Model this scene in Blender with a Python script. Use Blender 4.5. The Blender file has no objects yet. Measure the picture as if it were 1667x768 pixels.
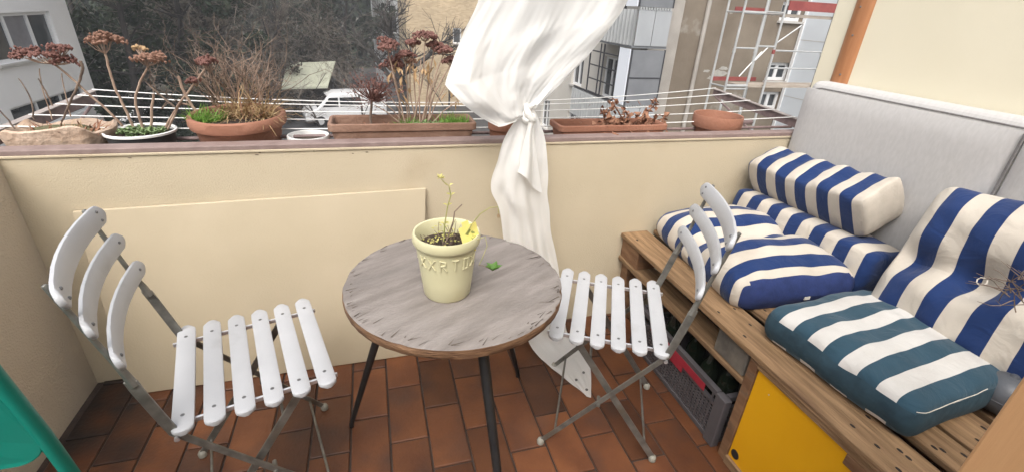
import bpy, math, random
import numpy as np
from mathutils import Vector, Matrix, noise
R = math.radians
rnd = random.Random(7)
scene = bpy.context.scene
COL = scene.collection

# ------------------------------------------------------------------ camera
EYE = 1.4
F, PITCH, ROLL, YAW = 759.1, R(26.166), R(3.171), R(17.226)
fw = Vector((math.sin(YAW)*math.cos(PITCH), math.cos(YAW)*math.cos(PITCH), -math.sin(PITCH)))
rt0 = Vector((math.cos(YAW), -math.sin(YAW), 0)); up0 = rt0.cross(fw)
rt = rt0*math.cos(ROLL) + up0*math.sin(ROLL)
up = -rt0*math.sin(ROLL) + up0*math.cos(ROLL)
cam = bpy.data.cameras.new('camera'); camo = bpy.data.objects.new('camera', cam); COL.objects.link(camo)
cam.sensor_width = 36; cam.lens = F/1667*36; cam.clip_start = .02; cam.clip_end = 500
camo.matrix_world = Matrix(((rt.x, up.x, -fw.x, 0), (rt.y, up.y, -fw.y, 0), (rt.z, up.z, -fw.z, EYE), (0, 0, 0, 1)))
scene.camera = camo

def at(px, py, x=None, y=None, z=None):
    "the point where the photograph's pixel direction meets a plane of the place"
    r = rt*((px-833.5)/F) - up*((py-384)/F) + fw
    t = x/r.x if x is not None else y/r.y if y is not None else (z-EYE)/r.z
    q = r*t; q.z += EYE
    return q

# ------------------------------------------------------------------ light
SUN_EL, SUN_AZ = R(54), R(-152)      # azimuth measured from +Y (out of the balcony) towards +X
w = bpy.data.worlds.new('World'); scene.world = w; w.use_nodes = True
nt = w.node_tree; bg = nt.nodes['Background']
sky = nt.nodes.new('ShaderNodeTexSky'); sky.sky_type = 'NISHITA'; sky.sun_disc = False
sky.sun_elevation = SUN_EL; sky.sun_rotation = SUN_AZ; sky.air_density = 1.0; sky.dust_density = 5; sky.ozone_density = 1
hs = nt.nodes.new('ShaderNodeHueSaturation'); hs.inputs['Saturation'].default_value = .28
nt.links.new(sky.outputs[0], hs.inputs['Color']); nt.links.new(hs.outputs[0], bg.inputs[0])
bg.inputs[1].default_value = .15
sl = bpy.data.lights.new('sun', 'SUN'); so = bpy.data.objects.new('sun', sl); COL.objects.link(so)
sl.energy = .75; sl.angle = R(42); sl.color = (1, .97, .92)
sd = Vector((math.sin(SUN_AZ)*math.cos(SUN_EL), math.cos(SUN_AZ)*math.cos(SUN_EL), math.sin(SUN_EL)))
so.rotation_euler = sd.to_track_quat('Z', 'Y').to_euler()
scene.view_settings.view_transform = 'Standard'; scene.view_settings.look = 'None'
scene.view_settings.exposure = 1.04; scene.view_settings.gamma = 1
scene.render.engine = 'CYCLES'
scene.cycles.max_bounces = 8; scene.cycles.diffuse_bounces = 5

# ------------------------------------------------------------------ materials
MATS = {}
def pmat(name, c1, c2=None, scale=8, rough=.6, bump=0, bscale=None, stretch=(1, 1, 1), metal=0, spec=.5, detail=6,
         trans=0, rand=0, lo=.35, hi=.65, c3=None, c3scale=3, c3lo=.6, c3hi=.7, subsurf=0, coord='Object', mrot=0):
    if name in MATS: return MATS[name]
    m = bpy.data.materials.new(name); m.use_nodes = True; t = m.node_tree; N = t.nodes.new; L = t.links.new
    b = t.nodes['Principled BSDF']; b.inputs['Roughness'].default_value = rough; b.inputs['Metallic'].default_value = metal
    b.inputs['Specular IOR Level'].default_value = spec
    tc = N('ShaderNodeTexCoord'); mp = N('ShaderNodeMapping'); mp.inputs['Scale'].default_value = stretch; mp.vector_type = 'POINT'
    if mrot:
        m0 = N('ShaderNodeMapping'); m0.inputs['Rotation'].default_value = (0, 0, -mrot); L(tc.outputs[coord], m0.inputs[0]); L(m0.outputs[0], mp.inputs[0])
    else:
        L(tc.outputs[coord], mp.inputs[0])
    oi = N('ShaderNodeObjectInfo')
    vec = mp.outputs[0]
    if rand:
        ad = N('ShaderNodeVectorMath'); ad.operation = 'ADD'; sc = N('ShaderNodeMath'); sc.operation = 'MULTIPLY'; sc.inputs[1].default_value = 37
        L(oi.outputs['Random'], sc.inputs[0]); L(vec, ad.inputs[0]); L(sc.outputs[0], ad.inputs[1]); vec = ad.outputs[0]
    n = N('ShaderNodeTexNoise'); n.inputs['Scale'].default_value = scale; n.inputs['Detail'].default_value = detail; L(vec, n.inputs['Vector'])
    rp = N('ShaderNodeValToRGB'); rp.color_ramp.elements[0].position = lo; rp.color_ramp.elements[1].position = hi
    rp.color_ramp.elements[0].color = (*c1, 1); rp.color_ramp.elements[1].color = (*(c2 or c1), 1)
    L(n.outputs[0], rp.inputs[0]); out = rp.outputs[0]
    if c3:
        n3 = N('ShaderNodeTexNoise'); n3.inputs['Scale'].default_value = c3scale; n3.inputs['Detail'].default_value = 8; L(vec, n3.inputs['Vector'])
        r3 = N('ShaderNodeValToRGB'); r3.color_ramp.elements[0].position = c3lo; r3.color_ramp.elements[1].position = c3hi; L(n3.outputs[0], r3.inputs[0])
        mx = N('ShaderNodeMix'); mx.data_type = 'RGBA'; L(r3.outputs[0], mx.inputs[0]); L(out, mx.inputs[6]); mx.inputs[7].default_value = (*c3, 1); out = mx.outputs[2]
    if rand:
        hv = N('ShaderNodeHueSaturation'); ml = N('ShaderNodeMath'); ml.operation = 'MULTIPLY_ADD'
        ml.inputs[1].default_value = rand*2; ml.inputs[2].default_value = 1-rand
        L(oi.outputs['Random'], ml.inputs[0]); L(ml.outputs[0], hv.inputs['Value']); L(out, hv.inputs['Color']); out = hv.outputs[0]
    L(out, b.inputs['Base Color'])
    if bump:
        nb = N('ShaderNodeTexNoise'); nb.inputs['Scale'].default_value = bscale or scale*4; nb.inputs['Detail'].default_value = 5; L(vec, nb.inputs['Vector'])
        bp = N('ShaderNodeBump'); bp.inputs['Strength'].default_value = bump; bp.inputs['Distance'].default_value = .01
        L(nb.outputs[0], bp.inputs['Height']); L(bp.outputs[0], b.inputs['Normal'])
    if trans:
        b.inputs['Transmission Weight'].default_value = trans
    if subsurf:
        tr = N('ShaderNodeBsdfTranslucent'); L(out, tr.inputs[0]); ms = N('ShaderNodeMixShader'); ms.inputs[0].default_value = subsurf
        L(b.outputs[0], ms.inputs[1]); L(tr.outputs[0], ms.inputs[2]); L(ms.outputs[0], t.nodes['Material Output'].inputs[0])
    m['out'] = ''
    MATS[name] = m
    return m

def smat(name, ca, cb, period, off, axis=1, duty=.5, rough=.85, dirt=(.5, .45, .4)):
    "woven fabric with stripes across one axis of the cushion"
    m = bpy.data.materials.new(name); m.use_nodes = True; t = m.node_tree; N = t.nodes.new; L = t.links.new
    b = t.nodes['Principled BSDF']; b.inputs['Roughness'].default_value = rough; b.inputs['Specular IOR Level'].default_value = .15
    b.inputs['Sheen Weight'].default_value = .15
    tc = N('ShaderNodeTexCoord'); sp = N('ShaderNodeSeparateXYZ'); L(tc.outputs['UV'], sp.inputs[0])
    wv = N('ShaderNodeTexNoise'); wv.inputs['Scale'].default_value = 4; L(tc.outputs['Object'], wv.inputs['Vector'])
    wm = N('ShaderNodeMath'); wm.operation = 'MULTIPLY_ADD'; wm.inputs[1].default_value = .012; L(wv.outputs[0], wm.inputs[0]); L(sp.outputs[axis], wm.inputs[2])
    a = N('ShaderNodeMath'); a.operation = 'MULTIPLY_ADD'; a.inputs[1].default_value = 1/period; a.inputs[2].default_value = off; L(wm.outputs[0], a.inputs[0])
    f = N('ShaderNodeMath'); f.operation = 'FRACT'; L(a.outputs[0], f.inputs[0])
    g = N('ShaderNodeMath'); g.operation = 'GREATER_THAN'; g.inputs[1].default_value = duty; L(f.outputs[0], g.inputs[0])
    mx = N('ShaderNodeMix'); mx.data_type = 'RGBA'; L(g.outputs[0], mx.inputs[0]); mx.inputs[6].default_value = (*ca, 1); mx.inputs[7].default_value = (*cb, 1)
    n = N('ShaderNodeTexNoise'); n.inputs['Scale'].default_value = 9; n.inputs['Detail'].default_value = 8; L(tc.outputs['Object'], n.inputs['Vector'])
    r = N('ShaderNodeValToRGB'); r.color_ramp.elements[0].position = .45; r.color_ramp.elements[1].position = .8; L(n.outputs[0], r.inputs[0])
    rs = N('ShaderNodeMath'); rs.operation = 'MULTIPLY'; rs.inputs[1].default_value = .35; L(r.outputs[0], rs.inputs[0])
    m2 = N('ShaderNodeMix'); m2.data_type = 'RGBA'; m2.blend_type = 'MULTIPLY'; L(rs.outputs[0], m2.inputs[0]); L(mx.outputs[2], m2.inputs[6]); m2.inputs[7].default_value = (*dirt, 1)
    L(m2.outputs[2], b.inputs['Base Color'])
    nb = N('ShaderNodeTexNoise'); nb.inputs['Scale'].default_value = 11; nb.inputs['Detail'].default_value = 7; nb.inputs['Distortion'].default_value = 1.6; L(tc.outputs['Object'], nb.inputs['Vector'])
    bp = N('ShaderNodeBump'); bp.inputs['Strength'].default_value = .55; bp.inputs['Distance'].default_value = .012; L(nb.outputs[0], bp.inputs['Height']); L(bp.outputs[0], b.inputs['Normal'])
    return m

def emat(*a, **k): return pmat(*a, **k)
WALL = pmat('cream_paint', (.485, .41, .288), (.525, .445, .318), 2.2, .75, .3, 200, c3=(.37, .285, .18), c3scale=2.6, c3lo=.56, c3hi=.82)
BOARD = pmat('cream_board', (.47, .395, .275), (.51, .43, .305), 3, .6, .12, 150, c3=(.36, .275, .17), c3scale=2.8, c3lo=.6, c3hi=.85)
LWALL = pmat('pale_paint', (.56, .485, .38), (.61, .53, .42), 4, .8, .5, 160, c3=(.45, .36, .25), c3scale=2, c3lo=.62, c3hi=.9)
RWALL = pmat('right_paint', (.74, .68, .52), (.77, .71, .55), 3, .7, .04, 120)
COPE = pmat('coping_paint', (.20, .14, .125), (.26, .19, .17), 14, .6, .3, 60, c3=(.28, .22, .19), c3scale=26, c3lo=.64, c3hi=.72)
TILE = pmat('terracotta_tile', (.082, .028, .011), (.128, .046, .017), 7, .48, .2, 90, spec=.4, rand=.38, c3=(.045, .024, .018), c3scale=5, c3lo=.5, c3hi=.8)
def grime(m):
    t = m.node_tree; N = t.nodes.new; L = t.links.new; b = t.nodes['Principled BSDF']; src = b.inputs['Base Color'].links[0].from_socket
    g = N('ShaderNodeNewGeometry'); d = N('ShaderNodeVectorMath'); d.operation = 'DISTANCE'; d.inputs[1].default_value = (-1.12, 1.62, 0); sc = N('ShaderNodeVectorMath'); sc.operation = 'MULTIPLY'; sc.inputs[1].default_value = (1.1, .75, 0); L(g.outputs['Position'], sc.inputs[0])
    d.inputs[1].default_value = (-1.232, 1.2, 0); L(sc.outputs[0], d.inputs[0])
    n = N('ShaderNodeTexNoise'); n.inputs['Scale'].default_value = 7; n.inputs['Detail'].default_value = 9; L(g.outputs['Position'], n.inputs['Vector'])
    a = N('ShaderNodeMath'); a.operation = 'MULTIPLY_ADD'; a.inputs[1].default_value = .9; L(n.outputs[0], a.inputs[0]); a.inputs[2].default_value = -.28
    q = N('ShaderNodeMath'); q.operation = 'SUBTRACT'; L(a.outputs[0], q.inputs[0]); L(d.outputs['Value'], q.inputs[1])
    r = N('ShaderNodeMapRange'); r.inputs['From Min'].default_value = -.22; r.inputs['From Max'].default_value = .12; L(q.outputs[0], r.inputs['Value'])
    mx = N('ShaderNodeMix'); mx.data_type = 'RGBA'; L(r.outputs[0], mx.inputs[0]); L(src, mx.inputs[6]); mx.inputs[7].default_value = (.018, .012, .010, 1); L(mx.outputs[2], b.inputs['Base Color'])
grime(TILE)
GROUT = pmat('grout', (.035, .024, .02), (.06, .04, .03), 20, .9, .3)
WHITEP = pmat('white_plastic', (.405, .408, .42), (.445, .448, .46), 6, .45, .05, 60, c3=(.30, .29, .28), c3scale=9, c3lo=.58, c3hi=.85)
GALV = pmat('galvanised_steel', (.15, .147, .132), (.25, .243, .22), 25, .45, .15, 80, metal=.6, c3=(.17, .145, .11), c3scale=14, c3lo=.55, c3hi=.75)
ALU = pmat('bright_steel', (.72, .73, .75), (.8, .8, .82), 20, .3, metal=.8)
SCREW = pmat('screw', (.2, .2, .2), None, 20, .4, metal=.8)
BLACKM = pmat('black_metal', (.012, .012, .013), (.02, .02, .02), 30, .4, .1)
RUBBER = pmat('foot_cap', (.25, .24, .2), (.35, .33, .28), 30, .6)
TABLE = pmat('weathered_wood', (.175, .15, .134), (.255, .225, .205), 5, .8, .45, 40, stretch=(1.2, 7, 1), detail=12, c3=(.155, .135, .122), c3scale=1.6, c3lo=.5, c3hi=.8, mrot=R(28))
TABLEE = pmat('table_edge', (.10, .045, .02), (.22, .12, .06), 20, .7, .6, 40, stretch=(1, 1, 8))
CREAMPOT = pmat('cream_glaze', (.53, .495, .305), (.58, .545, .35), 5, .35, .03, 20, c3=(.5, .41, .19), c3scale=4, c3lo=.58, c3hi=.85)
SOIL = pmat('soil', (.02, .012, .008), (.07, .045, .03), 60, .95, 1, 90)
TERRA = pmat('terracotta', (.26, .112, .068), (.32, .15, .095), 6, .85, .25, 80, c3=(.38, .25, .19), c3scale=5, c3lo=.6, c3hi=.8)
TERRA2 = pmat('pale_terracotta', (.19, .105, .07), (.26, .155, .11), 7, .9, .4, 80, c3=(.36, .27, .21), c3scale=6, c3lo=.58, c3hi=.8)
STONE = pmat('rough_stone', (.40, .28, .2), (.52, .40, .31), 12, .9, .9, 40)
STEM = pmat('dry_stem', (.25, .165, .12), (.38, .28, .21), 30, .8)
STEMD = pmat('dark_twig', (.10, .07, .055), (.22, .16, .12), 30, .85)
STRAW = pmat('straw', (.30, .195, .09), (.44, .32, .17), 40, .8)
HEAD = pmat('dry_umbel', (.105, .045, .036), (.22, .105, .085), 60, .85)
HEADP = pmat('dry_umbel_tan', (.17, .085, .056), (.29, .165, .115), 60, .85)
BROWNLEAF = pmat('dry_leaf', (.16, .065, .035), (.33, .17, .10), 40, .8)
TANLEAF = pmat('tan_leaf', (.33, .21, .10), (.44, .30, .17), 40, .8)
GRASS = pmat('fresh_grass', (.10, .22, .03), (.2, .36, .06), 60, .6, subsurf=.3)
SEDUM = pmat('sedum_leaf', (.12, .19, .07), (.24, .32, .14), 40, .6)
MOSS = pmat('moss', (.07, .08, .03), (.16, .13, .07), 60, .95, 1, 80)
PALET = pmat('pallet_wood', (.155, .088, .040), (.28, .172, .088), 9, .75, .5, 30, stretch=(7, .55, 7), rand=.14, c3=(.12, .065, .032), c3scale=5, c3lo=.58, c3hi=.74)
PALETD = pmat('pallet_wood_dark', (.13, .062, .028), (.22, .12, .06), 6, .75, .4, 30, stretch=(5, 1, 5), rand=.15, c3=(.1, .07, .05), c3scale=5, c3lo=.58, c3hi=.7)
BLOCKG = pmat('charred_block', (.04, .037, .035), (.22, .19, .15), 7, .8, .4, 40, c3=(.3, .18, .09), c3scale=5, c3lo=.6, c3hi=.7)
YELLOW = pmat('yellow_panel', (.72, .35, .003), (.76, .385, .005), 4, .45, .05, 40)
CRATEM = pmat('grey_crate', (.065, .058, .062), (.09, .083, .088), 12, .55)
REDH = pmat('red_handle', (.30, .015, .03), (.36, .03, .05), 12, .5)
BOTTLE = pmat('dark_glass', (.008, .012, .008), (.015, .02, .012), 5, .08, spec=.8)
CAPY = pmat('cork_cap', (.55, .33, .10), None, 5, .5)
GREYFAB = pmat('grey_upholstery', (.45, .435, .42), (.49, .475, .46), 40, .95, .12, 400, stretch=(1, 3, 1))
PIPING = pmat('grey_piping', (.14, .13, .13), (.2, .19, .185), 60, .9)
CURT = pmat('white_cloth', (.84, .83, .80), (.86, .85, .82), 3, .75, .06, 12, subsurf=.45, spec=.2)
CURTD = pmat('stained_cloth', (.62, .6, .55), (.75, .73, .68), 6, .8, .1, 14, subsurf=.2, c3=(.3, .27, .22), c3scale=16, c3lo=.6, c3hi=.75)
ORANGE = pmat('stained_timber', (.34, .145, .06), (.42, .19, .085), 6, .4, .12, 40, stretch=(8, 8, .6))
DOORW = pmat('tan_door', (.50, .27, .125), (.54, .31, .15), 4, .5, .05, 40, stretch=(6, 6, .6))
GREEN = pmat('turquoise_metal', (.003, .175, .13), (.005, .205, .155), 6, .4, .04, 60)
RACK = pmat('rack_paint', (.16, .11, .105), (.24, .17, .16), 20, .6, .2)
RACKP = pmat('rack_pale', (.26, .22, .20), (.36, .31, .28), 20, .6, .2)
WIRE = pmat('white_wire', (.78, .77, .74), None, 20, .5)
CEIL = pmat('ceiling_paint', (.82, .79, .72), (.84, .81, .75), 3, .8)

# ------------------------------------------------------------------ mesh helpers
class MB:
    def __init__(s): s.v = []; s.f = []; s.uv = None
    def add(s, vs, fs):
        o = len(s.v); s.v += [tuple(v) for v in vs]; s.f += [tuple(i+o for i in f) for f in fs]; return s
    def box(s, c, d, rz=0, M=None, rot=None):
        hx, hy, hz = d[0]/2, d[1]/2, d[2]/2
        vs = [Vector((x, y, z)) for x in (-hx, hx) for y in (-hy, hy) for z in (-hz, hz)]
        m = rot if rot is not None else Matrix.Rotation(rz, 3, 'Z')
        vs = [m @ v + Vector(c) for v in vs]
        return s.add(vs, [(0, 1, 3, 2), (4, 6, 7, 5), (0, 4, 5, 1), (2, 3, 7, 6), (0, 2, 6, 4), (1, 5, 7, 3)])
    def box2(s, a, b):
        return s.box([(a[i]+b[i])/2 for i in range(3)], [abs(b[i]-a[i]) for i in range(3)])
    def tube(s, pts, rad, n=8, cap=True, flat=None):
        pts = [Vector(p) for p in pts]
        if not hasattr(rad, '__len__'): rad = [rad]*len(pts)
        vs = []; fs = []; prev = None
        for i, p in enumerate(pts):
            d = (pts[min(i+1, len(pts)-1)] - pts[max(i-1, 0)])
            d = d.normalized() if d.length > 1e-9 else Vector((0, 0, 1))
            if prev is None:
                a = Vector((0, 0, 1)) if abs(d.z) < .9 else Vector((1, 0, 0))
                u = d.cross(a).normalized()
            else:
                u = (prev - d*prev.dot(d))
                u = u.normalized() if u.length > 1e-6 else d.orthogonal().normalized()
            prev = u; v = d.cross(u)
            for k in range(n):
                t = 2*math.pi*k/n
                vs.append(p + (u*math.cos(t) + v*math.sin(t))*rad[i])
        for i in range(len(pts)-1):
            for k in range(n):
                a = i*n+k; b = i*n+(k+1) % n
                fs.append((a, b, b+n, a+n))
        if cap:
            fs.append(tuple(range(n-1, -1, -1))); fs.append(tuple((len(pts)-1)*n+k for k in range(n)))
        return s.add(vs, fs)
    def bar(s, pts, side, wd, th):
        "flat strip: width along `side`, thickness across"
        pts = [Vector(p) for p in pts]; side = Vector(side).normalized(); vs = []; fs = []
        for i, p in enumerate(pts):
            d = (pts[min(i+1, len(pts)-1)] - pts[max(i-1, 0)]).normalized()
            nrm = d.cross(side).normalized()
            for a, b in ((-1, -1), (1, -1), (1, 1), (-1, 1)):
                vs.append(p + side*(a*wd/2) + nrm*(b*th/2))
        for i in range(len(pts)-1):
            for k in range(4):
                a = i*4+k; b = i*4+(k+1) % 4; fs.append((a, b, b+4, a+4))
        fs += [(3, 2, 1, 0), tuple((len(pts)-1)*4+k for k in range(4))]
        return s.add(vs, fs)
    def lathe(s, prof, c=(0, 0, 0), n=40, sx=1, sy=1, wob=0, cap=True):
        vs = []; fs = []
        for j, (r, z) in enumerate(prof):
            for k in range(n):
                t = 2*math.pi*k/n
                q = 1 + wob*noise.noise(Vector((math.cos(t)*2, math.sin(t)*2, z*9)))
                vs.append((c[0]+r*q*sx*math.cos(t), c[1]+r*q*sy*math.sin(t), c[2]+z))
        for j in range(len(prof)-1):
            for k in range(n):
                a = j*n+k; b = j*n+(k+1) % n; fs.append((a, b, b+n, a+n))
        if cap: fs.append(tuple(range(n-1, -1, -1))); fs.append(tuple((len(prof)-1)*n+k for k in range(n)))
        return s.add(vs, fs)
    def ball(s, c, r, n=10, m=6, sz=1):
        prof = [(max(r*math.sin(math.pi*i/m), 1e-4), -r*sz*math.cos(math.pi*i/m)) for i in range(m+1)]
        return s.lathe(prof, c, n)
    def leaf(s, c, d, l, wd, fold=.25, up=(0, 0, 1)):
        d = Vector(d).normalized(); sd_ = d.cross(Vector(up)); sd_ = sd_.normalized() if sd_.length > 1e-4 else d.orthogonal().normalized()
        nn = sd_.cross(d); c = Vector(c)
        s.add([c, c+d*l*.5+sd_*wd/2+nn*fold*wd, c+d*l, c+d*l*.5-sd_*wd/2+nn*fold*wd], [(0, 1, 2), (0, 2, 3)])
    def build(s, name, mat, parent=None, smooth=False, bevel=0, local=False, sub=0, seg=2):
        off = Vector((0, 0, 0))
        if parent is not None and not local:
            q = parent
            while q is not None: off += q.location; q = q.parent
        me = bpy.data.meshes.new(name)
        me.from_pydata([(v[0]-off.x, v[1]-off.y, v[2]-off.z) for v in s.v], [], s.f)
        me.validate(); me.update()
        if smooth:
            me.polygons.foreach_set('use_smooth', [True]*len(me.polygons))
            try: me.set_sharp_from_angle(angle=R(50))
            except Exception: pass
        o = bpy.data.objects.new(name, me); COL.objects.link(o)
        if mat: me.materials.append(mat)
        if parent is not None: o.parent = parent
        if bevel:
            b = o.modifiers.new('bevel', 'BEVEL'); b.width = bevel; b.segments = seg; b.limit_method = 'ANGLE'; b.angle_limit = R(40)
        if sub:
            q = o.modifiers.new('sub', 'SUBSURF'); q.levels = sub; q.render_levels = sub
        return o

def tag(o, label=None, cat=None, group=None, kind=None):
    if label: o['label'] = label
    if cat: o['category'] = cat
    if group: o['group'] = group
    if kind: o['kind'] = kind
    return o
def thing(name, label, cat, loc=(0, 0, 0), rz=0, group=None):
    o = bpy.data.objects.new(name, None); COL.objects.link(o); o.location = loc; o.rotation_euler.z = rz
    o.empty_display_size = .05
    return tag(o, label, cat, group)
def copy_tree(o, parent=None):
    c = o.copy(); COL.objects.link(c); c.parent = parent
    for ch in list(o.children): copy_tree(ch, c)
    return c
def solo(mb, name, mat, label, cat, base, group=None, **k):
    "a thing that is one mesh, its origin at its base"
    b = Vector(base); mb.v = [(v[0]-b.x, v[1]-b.y, v[2]-b.z) for v in mb.v]
    o = mb.build(name, mat, None, **k); o.location = b
    return tag(o, label, cat, group)

# ================================================================== SETTING
WY, WZ = 1.767, .926            # inner face and height of the parapet
GZ = -6.0                       # yard below
# yard
g = MB().add([(-150, -60, GZ), (150, -60, GZ), (150, 220, GZ), (-150, 220, GZ)], [(0, 1, 2, 3)])
GROUND = pmat('yard_ground', (.045, .038, .03), (.09, .075, .06), .6, .95, .6, 6, c3=(.06, .065, .03), c3scale=.3, c3lo=.5, c3hi=.6)
tag(g.build('ground', GROUND), kind='structure')
ASPH = pmat('asphalt', (.045, .044, .045), (.07, .068, .066), 1.2, .9, .4, 30)
g = MB().add([(-7, 24, GZ+.004), (9, 24, GZ+.004), (9, 60, GZ+.004), (-3.5, 60, GZ+.004)], [(0, 1, 2, 3)])
tag(g.build('driveway', ASPH), kind='structure')

# balcony floor: running bond terracotta tiles
flo = tag(MB().box2((-1.35, -1.49, -.16), (2.08, 1.87, -.008)).build('floor', GROUT), kind='structure')
TW, TL, GAP = .134, .267, .0065
tm = None
for i in range(-9, 16):
    x0 = -.031 + i*TW
    for j in range(-11, 3):
        y0 = 1.207 + j*TL + (TL/2 if i % 2 else 0)
        a, b, c, d = max(x0+GAP/2, -1.12), min(x0+TW-GAP/2, 2.02), max(y0+GAP/2, -1.45), min(y0+TL-GAP/2, 1.764)
        if b-a < .015 or d-c < .015: continue
        full = abs(b-a-(TW-GAP)) < 1e-4 and abs(d-c-(TL-GAP)) < 1e-4
        if full and tm:
            o = bpy.data.objects.new('tile', tm); COL.objects.link(o); o.parent = flo
            m_ = o.modifiers.new('bevel', 'BEVEL'); m_.width = .0025; m_.segments = 1
        else:
            o = MB().box((0, 0, -.006), (b-a, d-c, .012)).build('tile', TILE, flo, local=True, bevel=.0025, seg=1)
            if full: tm = o.data
        o.location = ((a+b)/2, (c+d)/2, rnd.uniform(-.0015, .0)); o.rotation_euler = (rnd.uniform(-.004, .004), rnd.uniform(-.006, .006), rnd.uniform(-.006, .006))

# parapet
par = thing('parapet_wall', 'cream painted balcony parapet with brown coping under the flower pots', 'wall', (.4, WY, 0))
MB().box2((-1.35, WY, -.15), (2.08, 1.815, .905)).build('wall', WALL, par, bevel=.004)
MB().box2((-1.36, WY-.004, .9055), (2.03, 1.822, WZ)).build('coping', COPE, par, bevel=.004)
MB().box2((-1.13, WY-.0055, .899), (2.03, WY-.0005, .908)).build('edge_strip', WALL, par, bevel=.002)
cq = random.Random(4)
CHIP = pmat('chipped_paint', (.10, .075, .055), (.2, .15, .11), 60, .9)
for k in range(8):
    x_ = cq.choice([-.9, -.35, -.1, 0, .1, .9, 1.5])+cq.gauss(0, .08); z_ = .888+cq.gauss(0, .006); m = MB(); w_ = cq.uniform(.003, .009)
    m.v = [(x_+w_*math.cos(i*.9)*(.6+.4*cq.random()), WY-.0012, z_+.35*w_*math.sin(i*.9)*(.6+.4*cq.random())) for i in range(7)]; m.f = [tuple(range(7))]
    m.build('paint_chip', CHIP, par)
# side and house walls
lw = thing('side_wall', 'pale rough plastered side wall beside the turquoise chair', 'wall', (-1.24, .6, 0))
MB().box2((-1.35, -1.49, -.15), (-1.124, WY-.001, .905)).build('wall', LWALL, lw)
rw = thing('side_wall', 'pale cream side wall rising behind the grey upholstered headboard', 'wall', (2.1, .6, 0))
MB().box2((2.03, -1.75, -.15), (2.25, 1.845, 2.75)).build('wall', RWALL, rw, bevel=.006)
hw = thing('house_wall', 'cream house wall behind the balcony door', 'wall', (.4, -1.6, 0))
MB().box2((-2.2, -1.75, -.2), (2.029, -1.5, 2.6)).build('wall', CEIL, hw)
bt = thing('timber_batten', 'orange stained timber batten screwed upright to the cream side wall', 'batten', (2.02, 1.70, 1.15))
m = MB(); n = 14
prof = [(2.0295 - .022*math.sin(math.pi*k/n)**.6, 1.749 - .089*k/n) for k in range(n+1)]
for z in (1.12, 2.7): m.v += [(x, y, z) for x, y in prof]
m.f = [(k, k+1, n+2+k, n+1+k) for k in range(n)] + [tuple(range(n, -1, -1)), tuple(range(n+1, 2*n+2))] + [(0, n+1, 2*n+1, n)]
m.build('batten', ORANGE, bt, smooth=True)
for zz in (1.2, 1.36, 1.47, 1.9, 2.4): MB().ball((2.0085, 1.70+.008*math.sin(zz*9), zz), .0045, 8, 4).build('screw', SCREW, bt)
# leaning board
bo = thing('leaning_board', 'thin cream painted board leaning against the parapet behind the left chair', 'board', (-.4, 1.70, 0))
m = MB()
P = [at(118, 345, y=1.752), at(693, 307, y=1.752)]
q = [(-.965, 1.655, .002), (.132, 1.655, .002), (P[1].x, 1.750, P[1].z), (P[0].x, 1.750, P[0].z)]
m.add([*q, *[(a, b+.012, c) for a, b, c in q]], [(0, 1, 2, 3), (7, 6, 5, 4), (0, 4, 5, 1), (1, 5, 6, 2), (2, 6, 7, 3), (3, 7, 4, 0)])
m.build('panel', BOARD, bo, bevel=.0015)

# ================================================================== FURNITURE
def slat_mesh(path, wid, th, wdir, ndirs):
    "rounded lath following path; wid per point"
    m = MB(); k = len(path)
    for i, p in enumerate(path):
        n_ = ndirs[i]; w_ = wid[i]/2
        for a, b in ((-1, -.35), (-.8, -.5), (.8, -.5), (1, -.35), (1, .25), (.75, .5), (-.75, .5), (-1, .25)):
            m.v.append(tuple(Vector(p) + wdir*(a*w_) + n_*(b*th)))
    for i in range(k-1):
        for j in range(8):
            a = i*8+j; b = i*8+(j+1) % 8; m.f.append((a, b, b+8, a+8))
    m.f += [tuple(range(7, -1, -1)), tuple((k-1)*8+j for j in range(8))]
    return m
def round_w(ts, half, w0):
    return [w0*math.sqrt(max(1-((max(abs(t)*half-(half-w0/2), 0))/(w0/2))**2, .06)) for t in ts]
ts = [-1, -.99, -.975, -.95, -.92, -.8, -.5, -.25, 0, .25, .5, .8, .92, .95, .975, .99, 1]
JX, JZ = .350, .466
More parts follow.
